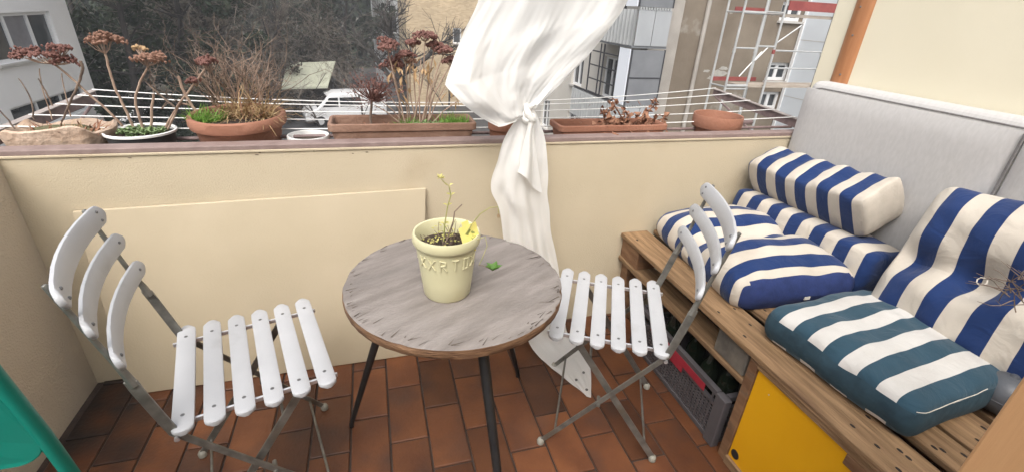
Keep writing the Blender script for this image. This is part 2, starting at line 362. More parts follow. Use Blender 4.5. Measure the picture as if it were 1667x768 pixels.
def make_chair():
    c = thing('folding_chair', '-', 'chair')
    for i in range(6):
        x = .012 + i*.0645
        zz = .480 - .004*math.sin(i/5*math.pi)
        m = slat_mesh([(x, .222*t, zz+.003*t*t) for t in ts], round_w(ts, .222, .046), .013, Vector((1, 0, 0)), [Vector((0, 0, 1))]*len(ts))
        s = m.build('seat_slat', WHITEP, c, smooth=True, local=True)
        for y in (-.165, .165): MB().lathe([(.0055, 0), (.005, .0018), (.002, .0022)], (x, y, zz+.0066), 8).build('screw', SCREW, s, local=True)
    pd = Vector((.065, 0, .26)).normalized(); nd = Vector((-.26, 0, .065)).normalized()
    for i, (x, z, w_) in enumerate(((.402, .712, .046), (.4245, .798, .046), (.444, .876, .051))):
        bow = .026
        path = [(x-.012+bow*(1-t*t), .226*t, z) for t in ts]
        nds = [Vector((nd.x, -.26*t, nd.z)).normalized() for t in ts]
        s = slat_mesh(path, round_w(ts, .226, w_), .012, pd, nds).build('back_slat', WHITEP, c, smooth=True, local=True)
        for sy in (-1, 1):
            for dz in ((-.012, .012) if i == 2 else (0,)):
                t = sy*.86; pp = Vector((x-.012+bow*(1-t*t), .226*t, z)) + pd*dz + Vector((nd.x, -.26*t, nd.z)).normalized()*.0062
                MB().ball(pp, .0042, 8, 4).build('screw', SCREW, s, local=True)
    for sy in (-1, 1):
        y = .195*sy; e = .006*sy
        pst = MB().bar([(0, y+e, .012), (.30, y+e, JZ-.062), (JX, y+e, JZ+.004), (.362, y+e, JZ+.05), (.386, y+e*.6, .615), (.393, y, .645)], (1, 0, .15), .024, .0065)
        pst.tube([(.389, y, .63), (.397, y-e*.4, .665), (.408, y-e, .70), (.455, y-e, .895), (.457, y-e, .90)], [.0105, .0085, .0062, .0062, .005], 8)
        pst.build('back_post', GALV, c, local=True, bevel=.0012, seg=1)
        yi = .178*sy
        MB().bar([(.075, yi, JZ-.004), (.392, yi, .012)], (1, 0, .7), .022, .006).build('leg', GALV, c, local=True, bevel=.001, seg=1)
        MB().box((.176, .168*sy, JZ+.0005), (.39, .007, .0135)).build('seat_rail', ALU, c, local=True, bevel=.002)
        MB().tube([(JX, .165*sy, JZ-.006), (JX, .212*sy, JZ-.006)], .006, 8).build('bolt', ALU, c, local=True)
        zc = .235
        MB().tube([(.176, .168*sy, zc), (.176, .21*sy, zc)], .006, 8).build('rivet', GALV, c, local=True)
        for x in (0, .392):
            MB().lathe([(.008, 0), (.013, .002), (.0135, .014), (.010, .022), (.004, .025)], (x, (.201 if x == 0 else .178)*sy, 0), 10).build('foot_cap', RUBBER, c, local=True, smooth=True)
    for x, z, r_, ya, mt in ((JX, JZ-.002, .0055, .19, ALU), (.045, .062, .0042, .198, GALV), (.357, .06, .0042, .178, GALV), (.13, .385, .0042, .176, GALV)):
        MB().tube([(x, -ya, z), (x, ya, z)], r_, 8).build('cross_rod', mt, c, local=True, smooth=True)
    return c
ch = make_chair()
def put_chair(c, ox, oy, bx, by, lx, ly, label):
    c.location = (ox+.195*lx, oy+.195*ly, 0); c.rotation_euler.z = math.atan2(by, bx); c['label'] = label
    c['group'] = 'folding bistro chairs at the round table'
put_chair(ch, -.168+.006, 1.0386, -.96727, -.25376, -.25376, .96727, 'white slatted folding chair in front of the leaning cream board')
ch2 = copy_tree(ch)
put_chair(ch2, .489, 1.091, .888, -.46, .46, .888, 'white slatted folding chair with its back towards the pallet bench')

# round table
TZ, TR, TC = .70, .303, (.187, 1.124)
tb = thing('round_table', 'round table with weathered plywood top and thin black legs', 'table', (*TC, 0))
m = MB(); n = 96; rr = random.Random(3)
pr = [(.0, .0), (.6, 0), (.93, 0), (.985, -.0005), (1.0, -.003), (1.004, -.014), (1.0, -.028), (.985, -.031), (.5, -.031), (.0, -.031)]
for j, (r_, z) in enumerate(pr):
    for k in range(n):
        t = 2*math.pi*k/n
        q = r_*TR; zz = z
        if j in (3, 4):
            ch_ = max(0, noise.noise(Vector((math.cos(t)*9, math.sin(t)*9, 3)))) ; q -= .010*ch_; zz -= .004*ch_
        if j in (5, 6): q -= .004*max(0, noise.noise(Vector((math.cos(t)*14, math.sin(t)*14, j))))
        m.v.append((TC[0]+q*math.cos(t), TC[1]+q*math.sin(t), TZ+zz))
for j in range(len(pr)-1):
    for k in range(n):
        a = j*n+k; b = j*n+(k+1) % n; m.f.append((a, b, b+n, a+n))
top = m.build('table_top', TABLE, tb, smooth=True)
top.data.materials.append(TABLEE)
for p in top.data.polygons:
    if 4*n <= p.index < 8*n: p.material_index = 1
m = MB()
for k in range(80):       # lifted splinters and cracks of the worn veneer near the rim
    t = rr.uniform(0, 2*math.pi); q = TR*(1-abs(rr.gauss(0, .045)))
    if q > TR*.985: q = TR*.98
    x, y = TC[0]+q*math.cos(t), TC[1]+q*math.sin(t); L_ = rr.uniform(.006, .055)*rr.uniform(.5, 1); a = R(28)+rr.gauss(0, .3)
    if (x+L_*math.cos(a)-TC[0])**2 + (y+L_*math.sin(a)-TC[1])**2 > (TR*.99)**2: L_ = -L_
    w_ = rr.uniform(.0008, .0025); dx, dy = math.cos(a), math.sin(a)
    m.add([(x-dy*w_, y+dx*w_, TZ+.0004), (x+dy*w_, y-dx*w_, TZ+.0004), (x+dx*L_, y+dy*L_, TZ+.0008+rr.uniform(0, .0018))], [(0, 1, 2)])
m.build('splinters', pmat('dark_crack', (.05, .038, .03), (.12, .095, .075), 30, .9), top)['kind'] = 'stuff'
for fx, fy, ang in ((-.163, 1.315, None), (.502, 1.426, None), (.262, .70, None)):
    d = Vector((fx-TC[0], fy-TC[1], 0)); d.normalize()
    a = Vector((TC[0], TC[1], TZ-.032)) + d*.185
    MB().tube([a, (a*.5 + Vector((fx, fy, .015))*.5), (fx, fy, .012), (fx, fy, 0)], [.0155, .0125, .0085, .009], 12).build('leg', BLACKM, tb, smooth=True)
    MB().box((a.x, a.y, TZ-.0338), (.06, .06, .005), math.atan2(d.y, d.x)).build('leg_plate', BLACKM, tb)

# cream pot on the table
pc = Vector((.156, 1.068, TZ))
pt = thing('potted_plant', 'cream pot with raised letters and a withered herb on the round table', 'potted plant', pc)
po = MB().lathe([(.0, .002), (.058, 0), (.062, .006), (.068, .055), (.0755, .128), (.0775, .148), (.084, .151), (.087, .158), (.087, .174), (.084, .180), (.0795, .179), (.0755, .170), (.072, .145), (.070, .135), (.0, .135)], pc, 56).build('pot', CREAMPOT, pt, smooth=True)
MB().lathe([(.0, .136), (.0708, .136), (.0712, .141), (.05, .146), (.0, .144)], pc, 30, wob=.02).build('soil', SOIL, pt)
def glyph(ch):
    S = {'X': [((-.5, 0), (.5, 1)), ((.5, 0), (-.5, 1))], 'I': [((0, 0), (0, 1))], 'T': [((0, 0), (0, 1)), ((-.45, 1), (.45, 1))],
         'R': [((-.4, 0), (-.4, 1)), ((-.4, 1), (.3, .9)), ((.3, .9), (.3, .6)), ((.3, .6), (-.4, .5)), ((-.1, .5), (.45, 0))],
         'II': [((-.3, 0), (-.3, 1)), ((.3, 0), (.3, 1)), ((-.5, 0), (.5, 0)), ((-.5, 1), (.5, 1))]}[ch]
    return S
for ch_, a0 in (('X', -128), ('R', -105), ('T', -82), ('II', -60), ('X', -150), ('X', -40), ('T', 30), ('R', 100), ('II', 160)):
    m = MB()
    def PP(u, v):
        zz = .104 + v*.030; r_ = .0745 + (zz-.118)*.1 + .001; a = R(a0) + u*.020/.08
        return (pc.x+r_*math.cos(a), pc.y+r_*math.sin(a), TZ+zz)
    for (a, b) in glyph(ch_): m.tube([PP(*a), PP((a[0]+b[0])/2, (a[1]+b[1])/2), PP(*b)], .0025, 6)
    m.build('raised_letter', CREAMPOT, po, smooth=True)
tgm = pmat('plant_tag', (.72, .64, .18), (.76, .68, .24), 20, .5, c3=(.25, .28, .08), c3scale=45, c3lo=.6, c3hi=.62)
tp = at(764, 380, y=1.03)
tr_ = Matrix.Rotation(R(14), 3, 'Z') @ Matrix.Rotation(R(-12), 3, 'Y') @ Matrix.Rotation(R(-8), 3, 'X')
tag_ = MB().box(tp, (.048, .0012, .046), rot=tr_); tag_.box(tp+tr_ @ Vector((-.004, .0003, .028)), (.018, .0012, .013), rot=tr_); tag_.box(tp+tr_ @ Vector((0, .0003, -.035)), (.012, .0012, .03), rot=tr_)
tag_.build('plant_tag', tgm, pt)
HERB = pmat('herb_stem', (.22, .24, .07), (.4, .36, .14), 40, .7)
HERBL = pmat('herb_leaf', (.06, .15, .02), (.13, .25, .045), 40, .6, subsurf=.25)
HERBY = pmat('herb_yellow', (.42, .40, .10), (.55, .5, .18), 40, .6, subsurf=.25)
def stemline(pxs, y0, y1, r0, r1, name, mat, parent, jit=0):
    k = len(pxs); pts = [at(px, py, y=y0+(y1-y0)*i/(k-1)) for i, (px, py) in enumerate(pxs)]
    MB().tube(pts, [r0+(r1-r0)*i/(k-1) for i in range(k)], 6).build(name, mat, parent, smooth=True)
    return pts
a = stemline([(722, 392), (724, 365), (729, 335), (734, 318), (731, 303), (722, 296), (717, 290)], 1.03, 1.03, .0018, .0011, 'stem', HERB, pt)
m = MB()
for k in range(9):
    t = rr.uniform(0, 6.28); m.leaf(a[-1], (math.cos(t), math.sin(t)*.6, rr.uniform(-.5, .9)), rr.uniform(.008, .014), .007)
for q in (a[1], a[2], a[3], a[4]):
    for s in (-1, 1): m.leaf(q, (s, .3, .4), .013, .009)
m.build('leaf_tuft', HERBY, pt)
a = stemline([(726, 395), (738, 360), (740, 345), (747, 338), (752, 333)], 1.02, 1.02, .0018, .0013, 'stem', STEMD, pt)
a = stemline([(755, 388), (768, 365), (782, 348), (798, 338), (811, 337), (812, 347)], 1.03, 1.0, .0016, .001, 'stem', HERB, pt)
m = MB()
for k in range(5): m.leaf(a[-1], (rr.uniform(-.3, .3), 0, -1), .014, .007)
m.build('dead_bud', TANLEAF, pt)
a = stemline([(772, 392), (790, 385), (793, 400), (783, 425), (779, 432)], 1.02, .96, .001, .0008, 'stem', HERB, pt)
a = stemline([(779, 431), (786, 432), (796, 436), (803, 440)], .96, .94, .001, .001, 'stem', STEMD, pt)
m = MB(); q = a[-1]
for k in range(6):
    t = k*1.05; m.leaf(q, (math.cos(t), math.sin(t)*.7, .55+.2*(k%2)), .026, .018, up=(0, 0, 1))
m.build('leaf_tuft', HERBL, pt)
m = MB()
for k in range(34):
    t = rr.uniform(0, 6.28); r_ = rr.uniform(.01, .055); p0 = Vector((pc.x+r_*math.cos(t), pc.y+r_*math.sin(t), TZ+.142))
    p1 = p0 + Vector((rr.gauss(0, .012), rr.gauss(0, .012), rr.uniform(.012, .05))); m.tube([p0, (p0+p1)/2+Vector((rr.gauss(0, .004), 0, 0)), p1], [.0011, .0009, .0006], 5)
m.build('stubble', STEMD, pt)['kind'] = 'stuff'
m = MB()
for k in range(60):
    t = rr.uniform(0, 6.28); r_ = rr.uniform(.01, .065); p0 = Vector((pc.x+r_*math.cos(t), pc.y+r_*math.sin(t), TZ+rr.uniform(.146, .175)))
    m.leaf(p0, (rr.gauss(0, 1), rr.gauss(0, 1), rr.uniform(-.2, .8)), rr.uniform(.006, .012), .006)
m.build('leaf_scraps', HERBY, pt)['kind'] = 'stuff'

# turquoise folding chair (its back leans into view)
gp = [at(0, 612, x=-.60), at(60, 690, x=-.60), at(118, 768, x=-.60)]
gc = thing('folding_chair', 'turquoise painted metal chair by the pale side wall', 'chair', (-.78, .62, 0))
gy = gp[1].y
GX0, GX1 = -1.00, -.60
def gpost(x): return [(x, gy+.13, .008), (x, gy+.065, .30), (x, gy+.02, .50), (x, gy, .69), (x, gy-.025, .86)]
for x in (GX0, GX1):
    MB().tube(gpost(x), .0125, 12).build('back_post', GREEN, gc, smooth=True)
    MB().tube([(x*.97-.02, gy+.02, .44), (x*.97-.02, gy-.20, .20), (x*.97-.02, gy-.33, .008)], .0115, 12).build('leg', GREEN, gc, smooth=True)
MB().tube([(GX0, gy-.025, .86), (GX0+.03, gy-.03, .90), (GX1-.03, gy-.03, .90), (GX1, gy-.025, .86)], .0125, 12).build('top_rail', GREEN, gc, smooth=True)
def rrect(cx, cz, hw_, hh, r_, k=6):
    o = []
    for sx, sz, a0 in ((1, 1, 0), (-1, 1, 90), (-1, -1, 180), (1, -1, 270)):
        for i in range(k+1):
            t = R(a0+90*i/k); o.append((cx+sx*(hw_-r_)+r_*math.cos(t), cz+sz*(hh-r_)+r_*math.sin(t)))
    return o
m = MB(); oc = rrect((GX0+GX1)/2, .745, .196, .115, .045); k = len(oc)
for dy in (-.004, .004): m.v += [(x, gy-.006-(z-.69)*.15+dy + .03*(1-((x+.8)/.2)**2)*-.6, z) for x, z in oc]
m.f = [tuple(range(k)), tuple(range(2*k-1, k-1, -1))] + [(i, i+k, (i+1) % k+k, (i+1) % k) for i in range(k)]
m.build('back_panel', GREEN, gc, bevel=.002)
m = MB(); oc = rrect((GX0+GX1)/2, gy-.165, .20, .19, .05)
for z in (.445, .455): m.v += [(x, y, z) for x, y in oc]
m.f = [tuple(range(k-1, -1, -1)), tuple(range(k, 2*k))] + [(i, (i+1) % k, (i+1) % k+k, i+k) for i in range(k)]
m.build('seat', GREEN, gc, bevel=.003)

# balcony door leaf, standing open
dl = thing('balcony_door', 'tan wooden door leaf standing open beside the pallet bench', 'door', (.77, 0, 0))
MB().box2((.75, -.52, .02), (.80, .248, 2.02)).build('door_leaf', DOORW, dl, bevel=.004)
MB().box2((.744, -.26, .2), (.7495, .15, .62)).build('raised_panel', DOORW, dl, bevel=.003)
GLASS = pmat('door_glass', (.05, .06, .06), None, 5, .08, spec=.8)
MB().box2((.746, -.26, .75), (.7495, .15, 1.9)).build('pane', GLASS, dl)

# ================================================================== PALLET BENCH
BX, BZ = 1.087, .467
be = thing('pallet_bench', 'low bench built of rough pallet wood with a yellow panel below', 'bench', (1.5, .9, 0))
xs = [(1.087, 1.225), (1.262, 1.36), (1.375, 1.515), (1.545, 1.645), (1.675, 1.80), (1.815, 1.90)]
def plank(a, b, name='plank', mat=PALET, bev=.004):
    m = MB(); nseg = 12; ax = max(range(3), key=lambda i: b[i]-a[i])
    oth = [i for i in range(3) if i != ax]
    sdv = rr.random()*50
    for i in range(nseg+1):
        t = i/nseg; p = a[ax]+(b[ax]-a[ax])*t
        w1 = .003*noise.noise(Vector((p*6, sdv, 0))); w2 = .0012*noise.noise(Vector((p*7, sdv, 9)))
        for u, v in ((0, 0), (1, 0), (1, 1), (0, 1)):
            q = [0, 0, 0]; q[ax] = p; q[oth[0]] = (b if u else a)[oth[0]] + w1*(1 if u else .7); q[oth[1]] = (b if v else a)[oth[1]] + w2
            m.v.append(tuple(q))
    for i in range(nseg):
        for j in range(4):
            c = i*4+j; d = i*4+(j+1) % 4; m.f.append((c, d, d+4, c+4))
    m.f += [(3, 2, 1, 0), tuple(nseg*4+j for j in range(4))]
    # keep orientation consistent whatever the axis
    return m.build(name, mat, be, bevel=bev)
NAILH = pmat('nail_hole', (.015, .01, .008), None, 30, .9)
for i, (a, b) in enumerate(xs):
    p = plank((a, .05, BZ-.022), (b, 1.762, BZ))
    for yy in (.12, .45, .50, .60, 1.00, 1.09, 1.68):
        for kx in range(rr.choice((1, 2, 2))):
            x_ = a+(b-a)*(.3+.45*kx)+rr.gauss(0, .008); y_ = yy+rr.gauss(0, .02)
            MB().lathe([(.0045, .0), (.0035, .0012), (.001, .0014)], (x_, y_, BZ-.0002), 7, sy=2.0).build('nail_hole', NAILH, p)
for yy, w_ in ((1.61, .15), (.91, .145), (.06, .15)):      # stringer blocks
    for k, xx in enumerate((1.10, 1.45, 1.78)):
        MB().box2((xx, yy, .345), (xx+.10, yy+w_, BZ-.0225)).build('block', BLOCKG if (yy == .91 and k == 0) else PALETD, be, bevel=.004)
plank((1.093, .8985, .322), (1.20, 1.762, .3445), mat=PALET)
plank((1.42, .05, .322), (1.56, 1.762, .3445), mat=PALETD)
plank((1.76, .05, .322), (1.88, 1.762, .3445), mat=PALETD)
MB().box2((1.12, 1.705, 0), (1.20, 1.762, .321)).build('leg', PALETD, be, bevel=.003)
MB().box2((1.80, 1.705, 0), (1.88, 1.762, .321)).build('leg', PALETD, be, bevel=.003)
MB().box2((1.095, .862, 0), (1.35, .8975, .4445)).build('side_panel', PALETD, be, bevel=.003)
MB().box2((1.35, .03, 0), (1.89, .05, .4445)).build('side_panel', PALETD, be, bevel=.003)
MB().box2((1.0905, .05, .4255), (1.118, .8615, .4445)).build('top_rail', PALET, be, bevel=.002)
MB().box2((1.0905, .05, 0), (1.118, .8615, .034)).build('bottom_rail', PALET, be, bevel=.002)
MB().box2((1.0905, .05, .0345), (1.118, .09, .425)).build('door_post', PALETD, be, bevel=.002)
yd = MB().box2((1.101, .092, .0345), (1.113, .860, .4252)).build('yellow_panel', YELLOW, be, bevel=.001)
MB().tube([(1.099, .835, .065), (1.1015, .835, .065)], .017, 20).build('cut_out', NAILH, yd)
MB().tube([(1.099, .50, .385), (1.1015, .50, .385)], .014, 20).build('cut_out', NAILH, yd)
MB().ball((1.1005, .80, .372), .0025, 8, 4).build('screw', ALU, yd)
plank((1.0935, .30, .388), (1.1005, .545, .424), 'chipped_rail', PALETD, .003)

# grey crate with red handle, bottles inside
cr = thing('plastic_crate', 'grey perforated plastic crate with red handle under the bench', 'crate', (1.29, 1.23, 0))
CX0, CX1, CY0, CY1, CH = 1.098, 1.49, .945, 1.50, .222
def perf(name, fixed, lo_, hi_, cols, rows, parent, th=.004, skip=None, normal='x', z0=.03, z1=.185):
    "wall of the crate with real openings: a lattice of bars"
    m = MB(); step = (hi_-lo_)/cols; zs = (z1-z0)/rows
    def bx(a0, a1, b0, b1):
        if normal == 'x': m.box2((fixed-th/2, a0, b0), (fixed+th/2, a1, b1))
        else: m.box2((a0, fixed-th/2, b0), (a1, fixed+th/2, b1))
    for i in range(cols+1):
        c = lo_+i*step; bx(c-step*.22, c+step*.22, z0, z1)
    for j in range(rows+1):
        c = z0+j*zs; bx(lo_-step*.22, hi_+step*.22, c-zs*.2, c+zs*.2) if False else None
    for j in range(rows+1):
        c = z0+j*zs
        for i in range(cols):
            a = lo_+i*step; bx(a+step*.22, a+step*.78, c-zs*.22, c+zs*.22)
    o = m.build(name, CRATEM, parent); return o
perf('side_lattice', CX0, CY0+.03, CY1-.03, 26, 9, cr, z0=.025, z1=.150)
perf('side_lattice', CX1, CY0+.03, CY1-.03, 26, 9, cr, z0=.025, z1=.150)
perf('end_lattice', CY0, CX0+.03, CX1-.03, 16, 9, cr, normal='y', z0=.025, z1=.150)
perf('end_lattice', CY1, CX0+.03, CX1-.03, 16, 9, cr, normal='y', z0=.025, z1=.150)
for (x, y) in ((CX0, CY0), (CX0, CY1), (CX1, CY0), (CX1, CY1)): MB().box((x, y, CH/2), (.03, .05, CH-.002)).build('corner', CRATEM, cr, bevel=.004)
m = MB().box2((CX0-.006, CY0-.008, .0), (CX1+.006, CY1+.008, .022)); m.build('base', CRATEM, cr, bevel=.003)
m = MB()
for x in (CX0, CX1):
    m.box2((x-.010, CY0+.026, CH-.020), (x+.010, CY1-.026, CH)); m.box2((x-.008, CY0+.026, .156), (x+.006, CY1-.026, .168))
for y in (CY0, CY1):
    m.box2((CX0+.016, y-.010, CH-.02), (CX1-.016, y+.010, CH)); m.box2((CX0+.016, y-.006, .156), (CX1-.016, y+.006, .168))
for k in range(9):
    y = CY0+.04+k*.06; m.box2((CX0-.009, y, .168), (CX0-.003, y+.006, CH-.02))
m.build('rim', CRATEM, cr)
m = MB().box2((CX0-.011, 1.03, .169), (CX0-.0085, 1.40, CH-.021)); m.box2((CX0-.011, 1.16, .140), (CX0-.0085, 1.30, .1685)); m.build('handle', REDH, cr, bevel=.001)
bi = 0
for (x, y, h, tilt) in ((1.20, 1.03, .30, .1), (1.27, 1.08, .29, -.2), (1.18, 1.12, .30, .25), (1.30, 1.18, .30, .1), (1.2, 1.22, .29, 0), (1.28, 1.31, .30, .2), (1.18, 1.34, .30, -.1), (1.38, 1.05, .29, .1), (1.4, 1.25, .30, 0)):
    bo_ = thing('bottle', 'dark glass bottle standing in the grey crate' if bi != 2 else 'dark glass bottle with a tan cap in the grey crate', 'bottle', (x, y, .0225), 0, 'bottles in the crate' if bi != 2 else None)
    MB().lathe([(.0, 0), (.036, .002), (.037, .01), (.037, .17*h/.3), (.03, .2*h/.3), (.0145, .235*h/.3), (.0135, h-.004), (.015, h-.002), (.015, h), (.0, h)], (0, 0, 0), 18).build('glass', BOTTLE, bo_, smooth=True, local=True)
    MB().lathe([(.0155, h-.022), (.0165, h-.02), (.0165, h+.003), (.012, h+.005)], (0, 0, 0), 14).build('cap', CAPY if bi == 2 else BLACKM, bo_, local=True)
    bo_.rotation_euler = (tilt*.35, -.10, 0); bi += 1

# ================================================================== CUSHIONS
NAVY, CRM = (.012, .032, .112), (.52, .47, .40)
def cushion(hx, hy, edge, bulge, nx, ny, tufts=(), round_=.05, wr=.006, seed=0, valley=None, vx=None, pw=3):
    "closed stuffed cushion, x by y in plan; uv keeps metres"
    m = MB(); m.uv = []
    def plan(u, v):      # square to rounded rectangle
        x, y = u*hx, v*hy
        ax, ay = max(abs(x)-(hx-round_), 0), max(abs(y)-(hy-round_), 0)
        if ax > 0 and ay > 0:
            s_ = max(ax, ay)/math.hypot(ax, ay); x = math.copysign(hx-round_+ax*s_, x); y = math.copysign(hy-round_+ay*s_, y)
        return x, y
    def dome(u, v): return (max(1-abs(u)**pw, 0)*max(1-abs(v)**pw, 0))**.5
    ring = []
    for side in (1, -1):
        for i in range(nx+1):
            for j in range(ny+1):
                u, v = math.sin((-1+2*i/nx)*math.pi/2), math.sin((-1+2*j/ny)*math.pi/2)
                u, v = (u*.5+(-1+2*i/nx)*.5), (v*.5+(-1+2*j/ny)*.5)
                x, y = plan(u, v); z = edge/2 + bulge*dome(u, v)
                for (tx, ty, td, tr2) in tufts: z -= td*math.exp(-((x-tx)**2+(y-ty)**2)/tr2**2)
                if valley and side > 0:
                    for (vy, vd, vw) in valley: z -= vd*math.exp(-((y-vy)/vw)**2)
                if vx:
                    z -= vx[1]*math.exp(-((x-vx[0])/vx[2])**2)*(1-abs(v)**6)
                z += wr*noise.noise(Vector((x*9+seed, y*9, side)))*1.3 + wr*.6*noise.noise(Vector((x*22+seed, y*14, side*3)))
                z = max(z, edge*.25)
                k = 1+.035*noise.noise(Vector((x*5, y*5, seed)))*abs(u*v)
                m.v.append((x*k, y*k, side*z if side > 0 else -min(z, edge/2+bulge*.25))); m.uv.append((x, y))
    N1 = (nx+1)*(ny+1); I = lambda s_, i, j: s_*N1+i*(ny+1)+j
    for i in range(nx):
        for j in range(ny):
            m.f.append((I(0, i, j), I(0, i+1, j), I(0, i+1, j+1), I(0, i, j+1)))
            m.f.append((I(1, i, j), I(1, i, j+1), I(1, i+1, j+1), I(1, i+1, j)))
    bd = [(i, 0) for i in range(nx)] + [(nx, j) for j in range(ny)] + [(i, ny) for i in range(nx, 0, -1)] + [(0, j) for j in range(ny, 0, -1)]
    nb = len(bd); mid = []
    for (i, j) in bd:
        a, b = Vector(m.v[I(0, i, j)]), Vector(m.v[I(1, i, j)]); c = (a+b)/2
        d = Vector((c.x/hx, c.y/hy, 0)).normalized(); c += d*(.012+.008*noise.noise(c*14)); mid.append(len(m.v)); m.v.append(tuple(c)); m.uv.append(m.uv[I(0, i, j)])
    for k in range(nb):
        i, j = bd[k]; i2, j2 = bd[(k+1) % nb]
        m.f.append((I(0, i, j), mid[k], mid[(k+1) % nb], I(0, i2, j2))); m.f.append((mid[k], I(1, i, j), I(1, i2, j2), mid[(k+1) % nb]))
    seam = [m.v[I(0, i, j)] for i, j in bd]; seamb = [m.v[I(1, i, j)] for i, j in bd]
    return m, seam, seamb
def put_cushion(name, m, mat, label, cat, loc, rot, mats2=None):
    zmin = min(v[2] for v in m.v)
    m.v = [(v[0], v[1], v[2]) for v in m.v]
    o = m.build(name, mat, None, smooth=True, local=True, sub=1)
    o.data.polygons.foreach_set('use_smooth', [True]*len(o.data.polygons))
    uvl = o.data.uv_layers.new(name='uv')
    for lp in o.data.loops: uvl.data[lp.index].uv = m.uv[lp.vertex_index]
    o.location = loc; o.rotation_euler = rot
    tag(o, label, cat)
    return o
def piping(o, seam, mat, r_=.0025, name='piping', close=True):
    m = MB(); m.tube(seam + ([seam[0]] if close else []), r_, 5, cap=not close); return m.build(name, mat, o, smooth=True, local=True)
BW = lambda n_, off, per=.112, ax=1: smat(n_, NAVY, CRM, per, off, ax)
FABW = pmat('cream_piping', (.68, .63, .55), None, 40, .9)
FABN = pmat('navy_cloth', (.010, .022, .09), (.015, .03, .12), 30, .9, .2)
# A: seat cushion at the parapet end
m, s1, s2 = cushion(.245, .335, .07, .082, 26, 34, tufts=((.03, -.0, .025, .07),), valley=((0.0, .045, .06),), wr=.009, seed=3, round_=.07)
A = put_cushion('striped_cushion', m, BW('stripe_a', .46), 'humped blue and white striped seat cushion against the cream parapet', 'cushion', (1.455, 1.395, BZ+.058), (R(0), R(-2), R(-5)))
# B: back slab below the bolster
m, s1, s2 = cushion(.105, .35, .17, .02, 14, 34, wr=.005, seed=9, round_=.04)
B = put_cushion('striped_cushion', m, BW('stripe_b', .30), 'blue and white striped cushion squashed flat under the striped bolster', 'cushion', (1.755, 1.385, BZ+.103), (0, R(4), R(1)))
# B2: bolster
m, s1, s2 = cushion(.088, .292, .155, .026, 18, 40, wr=.009, seed=14, round_=.022, pw=4)
m.v = [(x, y, z-.022*(1-(y/.31)**2)+.006*math.sin(y*60)*(abs(z) > .05)) for x, y, z in m.v]
B2 = put_cushion('striped_bolster', m, BW('stripe_c', .30, .104), 'thick blue and white striped bolster resting against the grey headboard', 'cushion', (1.775, 1.43, BZ+.318), (R(-3), R(-28), R(2)))
# C: tufted back cushion
m, s1, s2 = cushion(.25, .30, .10, .085, 30, 34, tufts=((-.02, -.15, .075, .055), (-.02, .06, .075, .055), (-.02, .24, .04, .05)), vx=(-.02, .05, .05), wr=.014, seed=21, round_=.05)
cph, sph = math.cos(R(8)), math.sin(R(8)); m.v = [(x*cph-y*sph, x*sph+y*cph, z) for x, y, z in m.v]
C_ = put_cushion('striped_cushion', m, BW('stripe_d', .34, .118), 'tufted blue and white striped back cushion leaning behind the teal cushion', 'cushion', (1.765, .69, .725), (R(3), R(-62), R(-2)))
# D: teal seat cushion
TEAL = smat('stripe_teal', (.028, .066, .096), (.56, .54, .51), .1013, .19)
m, s1, s2 = cushion(.238, .228, .080, .036, 30, 30, wr=.010, seed=33, round_=.04, pw=3.4)
D = put_cushion('striped_cushion', m, TEAL, 'flat teal and white striped box cushion on the pallet bench', 'cushion', (1.425, .755, BZ+.0555), (0, 0, R(5)))
TEALS = pmat('teal_side', (.014, .038, .056), (.024, .058, .082), 30, .9, .2, 40)
D.data.materials.append(TEALS); A.data.materials.append(FABN); B2.data.materials.append(pmat('cream_cloth', (.42, .375, .315), (.47, .42, .355), 30, .9, .2))
for o, lim in ((D, None), ):
    for p in o.data.polygons:
        if abs(p.normal.z) < .45: p.material_index = 1
for p in A.data.polygons:
    if p.center.y < -.315: p.material_index = 1
for p in B2.data.polygons:
    if p.normal.y < -.30 and p.center.y < -.262: p.material_index = 1
piping(D, s1[:18], FABW, .0010, close=False)
MB().box((0.02, -.345, -.01), (.022, .004, .012)).build('care_tag', FABW, A, local=True)
for (tx, ty) in ((-.02, -.15), (-.02, .06)):
    MB().tube([(tx+.012*math.cos(k*.8), ty+.012*math.sin(k*.8), .062) for k in range(8)], .0018, 5).build('tuft_loop', FABW, C_, local=True)
# dark grey ball
DG = pmat('grey_rubber', (.07, .075, .085), (.09, .095, .105), 10, .45, .1, 30)
bq = at(1634, 640, z=BZ+.062)
m = MB().ball(bq, .062, 28, 16, .96); m.tube([bq+Vector((0, 0, .055)), bq+Vector((0, 0, .064))], [.012, .008], 10)
m.tube([bq+Vector((.0615*math.cos(t/16*6.2832), .0615*math.sin(t/16*6.2832), 0)) for t in range(17)], .0022, 6, cap=False)
solo(m, 'grey_ball', DG, 'dark grey rubber ball on the pallet bench beside the teal cushion', 'ball', (bq.x, bq.y, BZ), smooth=True)
# dry twigs hanging over the tufted cushion
tw = MB(); c0 = at(1672, 478, x=1.60)
for k in range(26):
    p = c0 + Vector((rr.gauss(0, .012), rr.gauss(0, .02), rr.gauss(0, .02))); pts = [p]
    d = Vector((rr.gauss(-.25, .4), rr.gauss(.3, .6), rr.gauss(.25, .6))).normalized()
    for q in range(4):
        d = (d + Vector((rr.gauss(0, .3), rr.gauss(0, .3), rr.gauss(0, .3)))).normalized(); p = p + d*rr.uniform(.015, .03); pts.append(p)
    tw.tube(pts, [.0016, .0014, .0012, .001, .0006], 5)
solo(tw, 'dry_twigs', STEMD, 'tangle of dry brown twigs lying on the tufted striped cushion', 'twigs', c0-Vector((0, 0, .03)))

